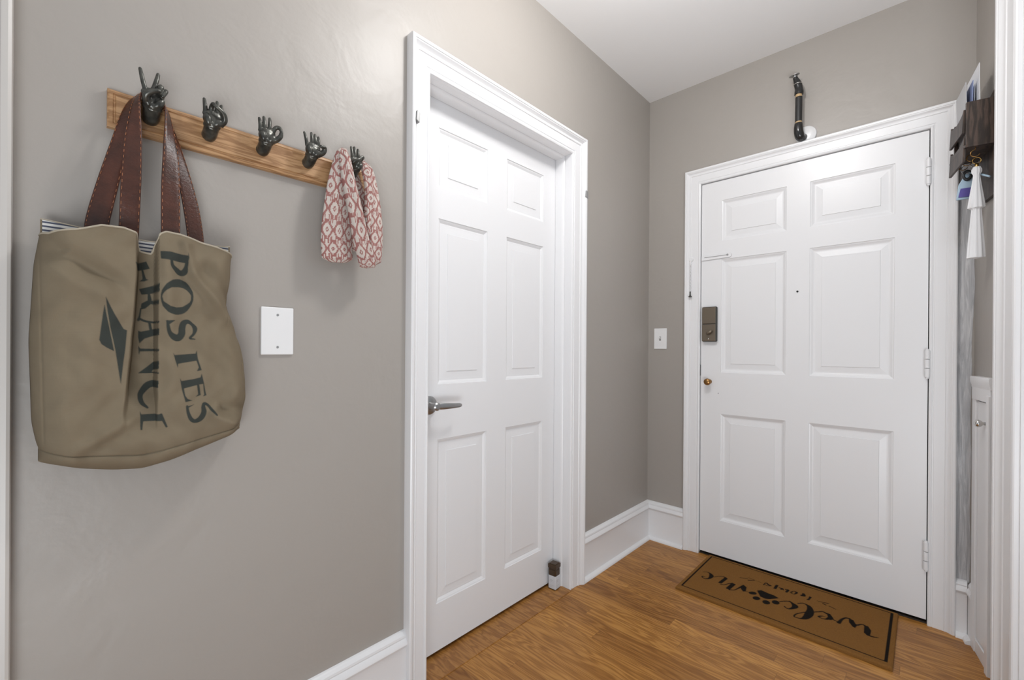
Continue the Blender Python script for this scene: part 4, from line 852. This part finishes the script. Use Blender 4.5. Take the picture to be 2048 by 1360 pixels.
# slatted front: two boards with rounded notches, flaring a little outwards at the bottom
def slat(z0, z1, d0, d1, s0, s1, name):
    b = MB(); n = 22; pts = []
    top = []
    for k in range(n + 1):
        t = k / n; u = s0 + (s1 - s0) * t; z = z1 - .022 * max(0, math.sin(PI * t)) ** .5 * (0 < t < 1); top.append((u, z))
    poly = [(s0, z0), (s1, z0)] + top[::-1]
    vs = []
    for dd in (0, .008):
        for (u, z) in poly: vs.append((u, d0 + (d1 - d0) * (z - z0) / (z1 - z0) + dd, z))
    m_ = len(poly); b.add(vs, [tuple(range(m_))[::-1], tuple(range(m_, 2 * m_))] + [(i, (i + 1) % m_, m_ + (i + 1) % m_, m_ + i) for i in range(m_)])
    rk2(b, name, M['darkwood'], e, bevel=.001)
slat(1.800, 1.892, .084, .080, S0 + .004, S1 - .016, 'front_slat'); slat(1.902, 1.985, .086, .082, S0 + .018, S1 - .016, 'front_slat')
for t_ in (.118, .165, .212, .258):
    b = MB(); c_ = (t_, .060, 1.824)
    b.torus(c_, .012, .0014, 'u', 18, 8, rot=math.radians(-160), arc=math.radians(250)); b.tube([(t_, .060, 1.836), (t_, .060, 1.850)], .0014, 8)
    rk2(b, 'cup_hook', M['brass'], e, smooth=True)
# mail
def paper(name, m_, s0, s1, z0, z1, d, lean, label, skew=0.0, th=.0016):
    b = MB(); rows = []
    for k in range(9):
        t = k / 8; dd = d + lean * t + .003 * math.sin(t * 3); rows.append([(s0 + skew * t, dd, z0 + (z1 - z0) * t), (s1 + skew * t, dd + .001, z0 + (z1 - z0) * t + .01 * t), (s1 + skew * t, dd + th + .001, z0 + (z1 - z0) * t + .01 * t), (s0 + skew * t, dd + th, z0 + (z1 - z0) * t)])
    b.grid(rows, closed_v=True, cap=True); o = b.build(name, m_, 'right', origin=((s0 + s1) / 2, d, z0)); tag(o, label, 'mail', 'letters in the mail holder')
paper('envelope', M['paper'], .105, .245, 1.856, 2.135, .036, .010, 'tall white envelope at the back of the dark mail holder')
paper('envelope', M['greypaper'], .10, .225, 1.857, 2.090, .063, .010, 'grey white envelope at the front of the mail holder', -.01)
paper('leaflet', M['bluepaper'], .11, .23, 1.856, 2.085, .054, .004, 'blue leaflet between two envelopes in the mail holder', 0)
paper('leaflet', M['paper'], .10, .215, 1.856, 2.075, .046, .004, 'short white leaflet behind the blue leaflet in the mail holder', 0)
# tassel key fob
to = (.222, .048, 1.812)
tz_ = empty('tassel_keychain', 'right', to); tag(tz_, 'long white tassel keychain hanging from the mail holder hook', 'keychain')
b = MB(); b.torus((.222, .048, 1.812 - .004), .011, .0013, 'u', 20, 8); b.tube([(.222, .048, 1.797), (.222, .048, 1.782)], .0055, 12); rk2(b, 'gold_ring', M['gold'], tz_, org=to, smooth=True)
b = MB()
prof = [(.001, 1.788), (.0085, 1.786), (.0125, 1.776), (.0125, 1.766), (.0085, 1.757), (.0085, 1.752), (.012, 1.72), (.0185, 1.668), (.0215, 1.640), (.013, 1.636), (.0125, 1.628), (.0155, 1.58), (.020, 1.51), (.0225, 1.462), (.001, 1.458)]
rows = []
for r, z in prof: rows.append([(.222 + r * .62 * (1 + .10 * math.sin(9 * a)) * math.cos(a), .048 + r * (1 + .10 * math.sin(9 * a)) * math.sin(a), z) for a in (2 * PI * k / 40 for k in range(40))])
b.grid(rows, closed_v=True, cap=True); smooth_angle(rk2(b, 'tassel', M['tassel'], tz_, org=to), 50)
# keys with card pouch
ko = (.165, .050, 1.812)
kz = empty('key_pouch', 'right', ko); tag(kz, 'small purple card pouch and keys hanging behind the white tassel', 'keys')
b = MB(); b.torus((.165, .060, 1.798), .016, .0013, 'u', 20, 8); rk2(b, 'key_ring', M['steel'], kz, org=ko, smooth=True)
b = MB(); b.prism([(.064, 1.782), (.036, 1.782), (.038, 1.690), (.088, 1.690), (.082, 1.745)], 0, .158, .165); rk2(b, 'card_pouch', M['ring_blue'], kz, org=ko, bevel=.002)
b = MB(); b.prism([(.077, 1.730), (.044, 1.730), (.042, 1.698), (.083, 1.698)], 0, .1655, .1675); rk2(b, 'card', M['purple'], kz, org=ko)
b = MB(); b.torus((.168, .060, 1.776), .010, .004, 'u', 16, 8, squash=1.5); rk2(b, 'black_cord', M['black'], kz, org=ko, smooth=True)
b = MB(); b.tube([(.175, .056, 1.782), (.205, .038, 1.765), (.235, .020, 1.742), (.238, .018, 1.737)], [.004, .0055, .0055, .002], 12, flat=.6); rk2(b, 'blue_strap', M['ring_blue'], kz, org=ko, smooth=True)
b = MB(); b.prism([(.030, 1.80), (.045, 1.80), (.042, 1.745), (.034, 1.745)], 0, .150, .153); rk2(b, 'key', M['nickel'], kz, org=ko)
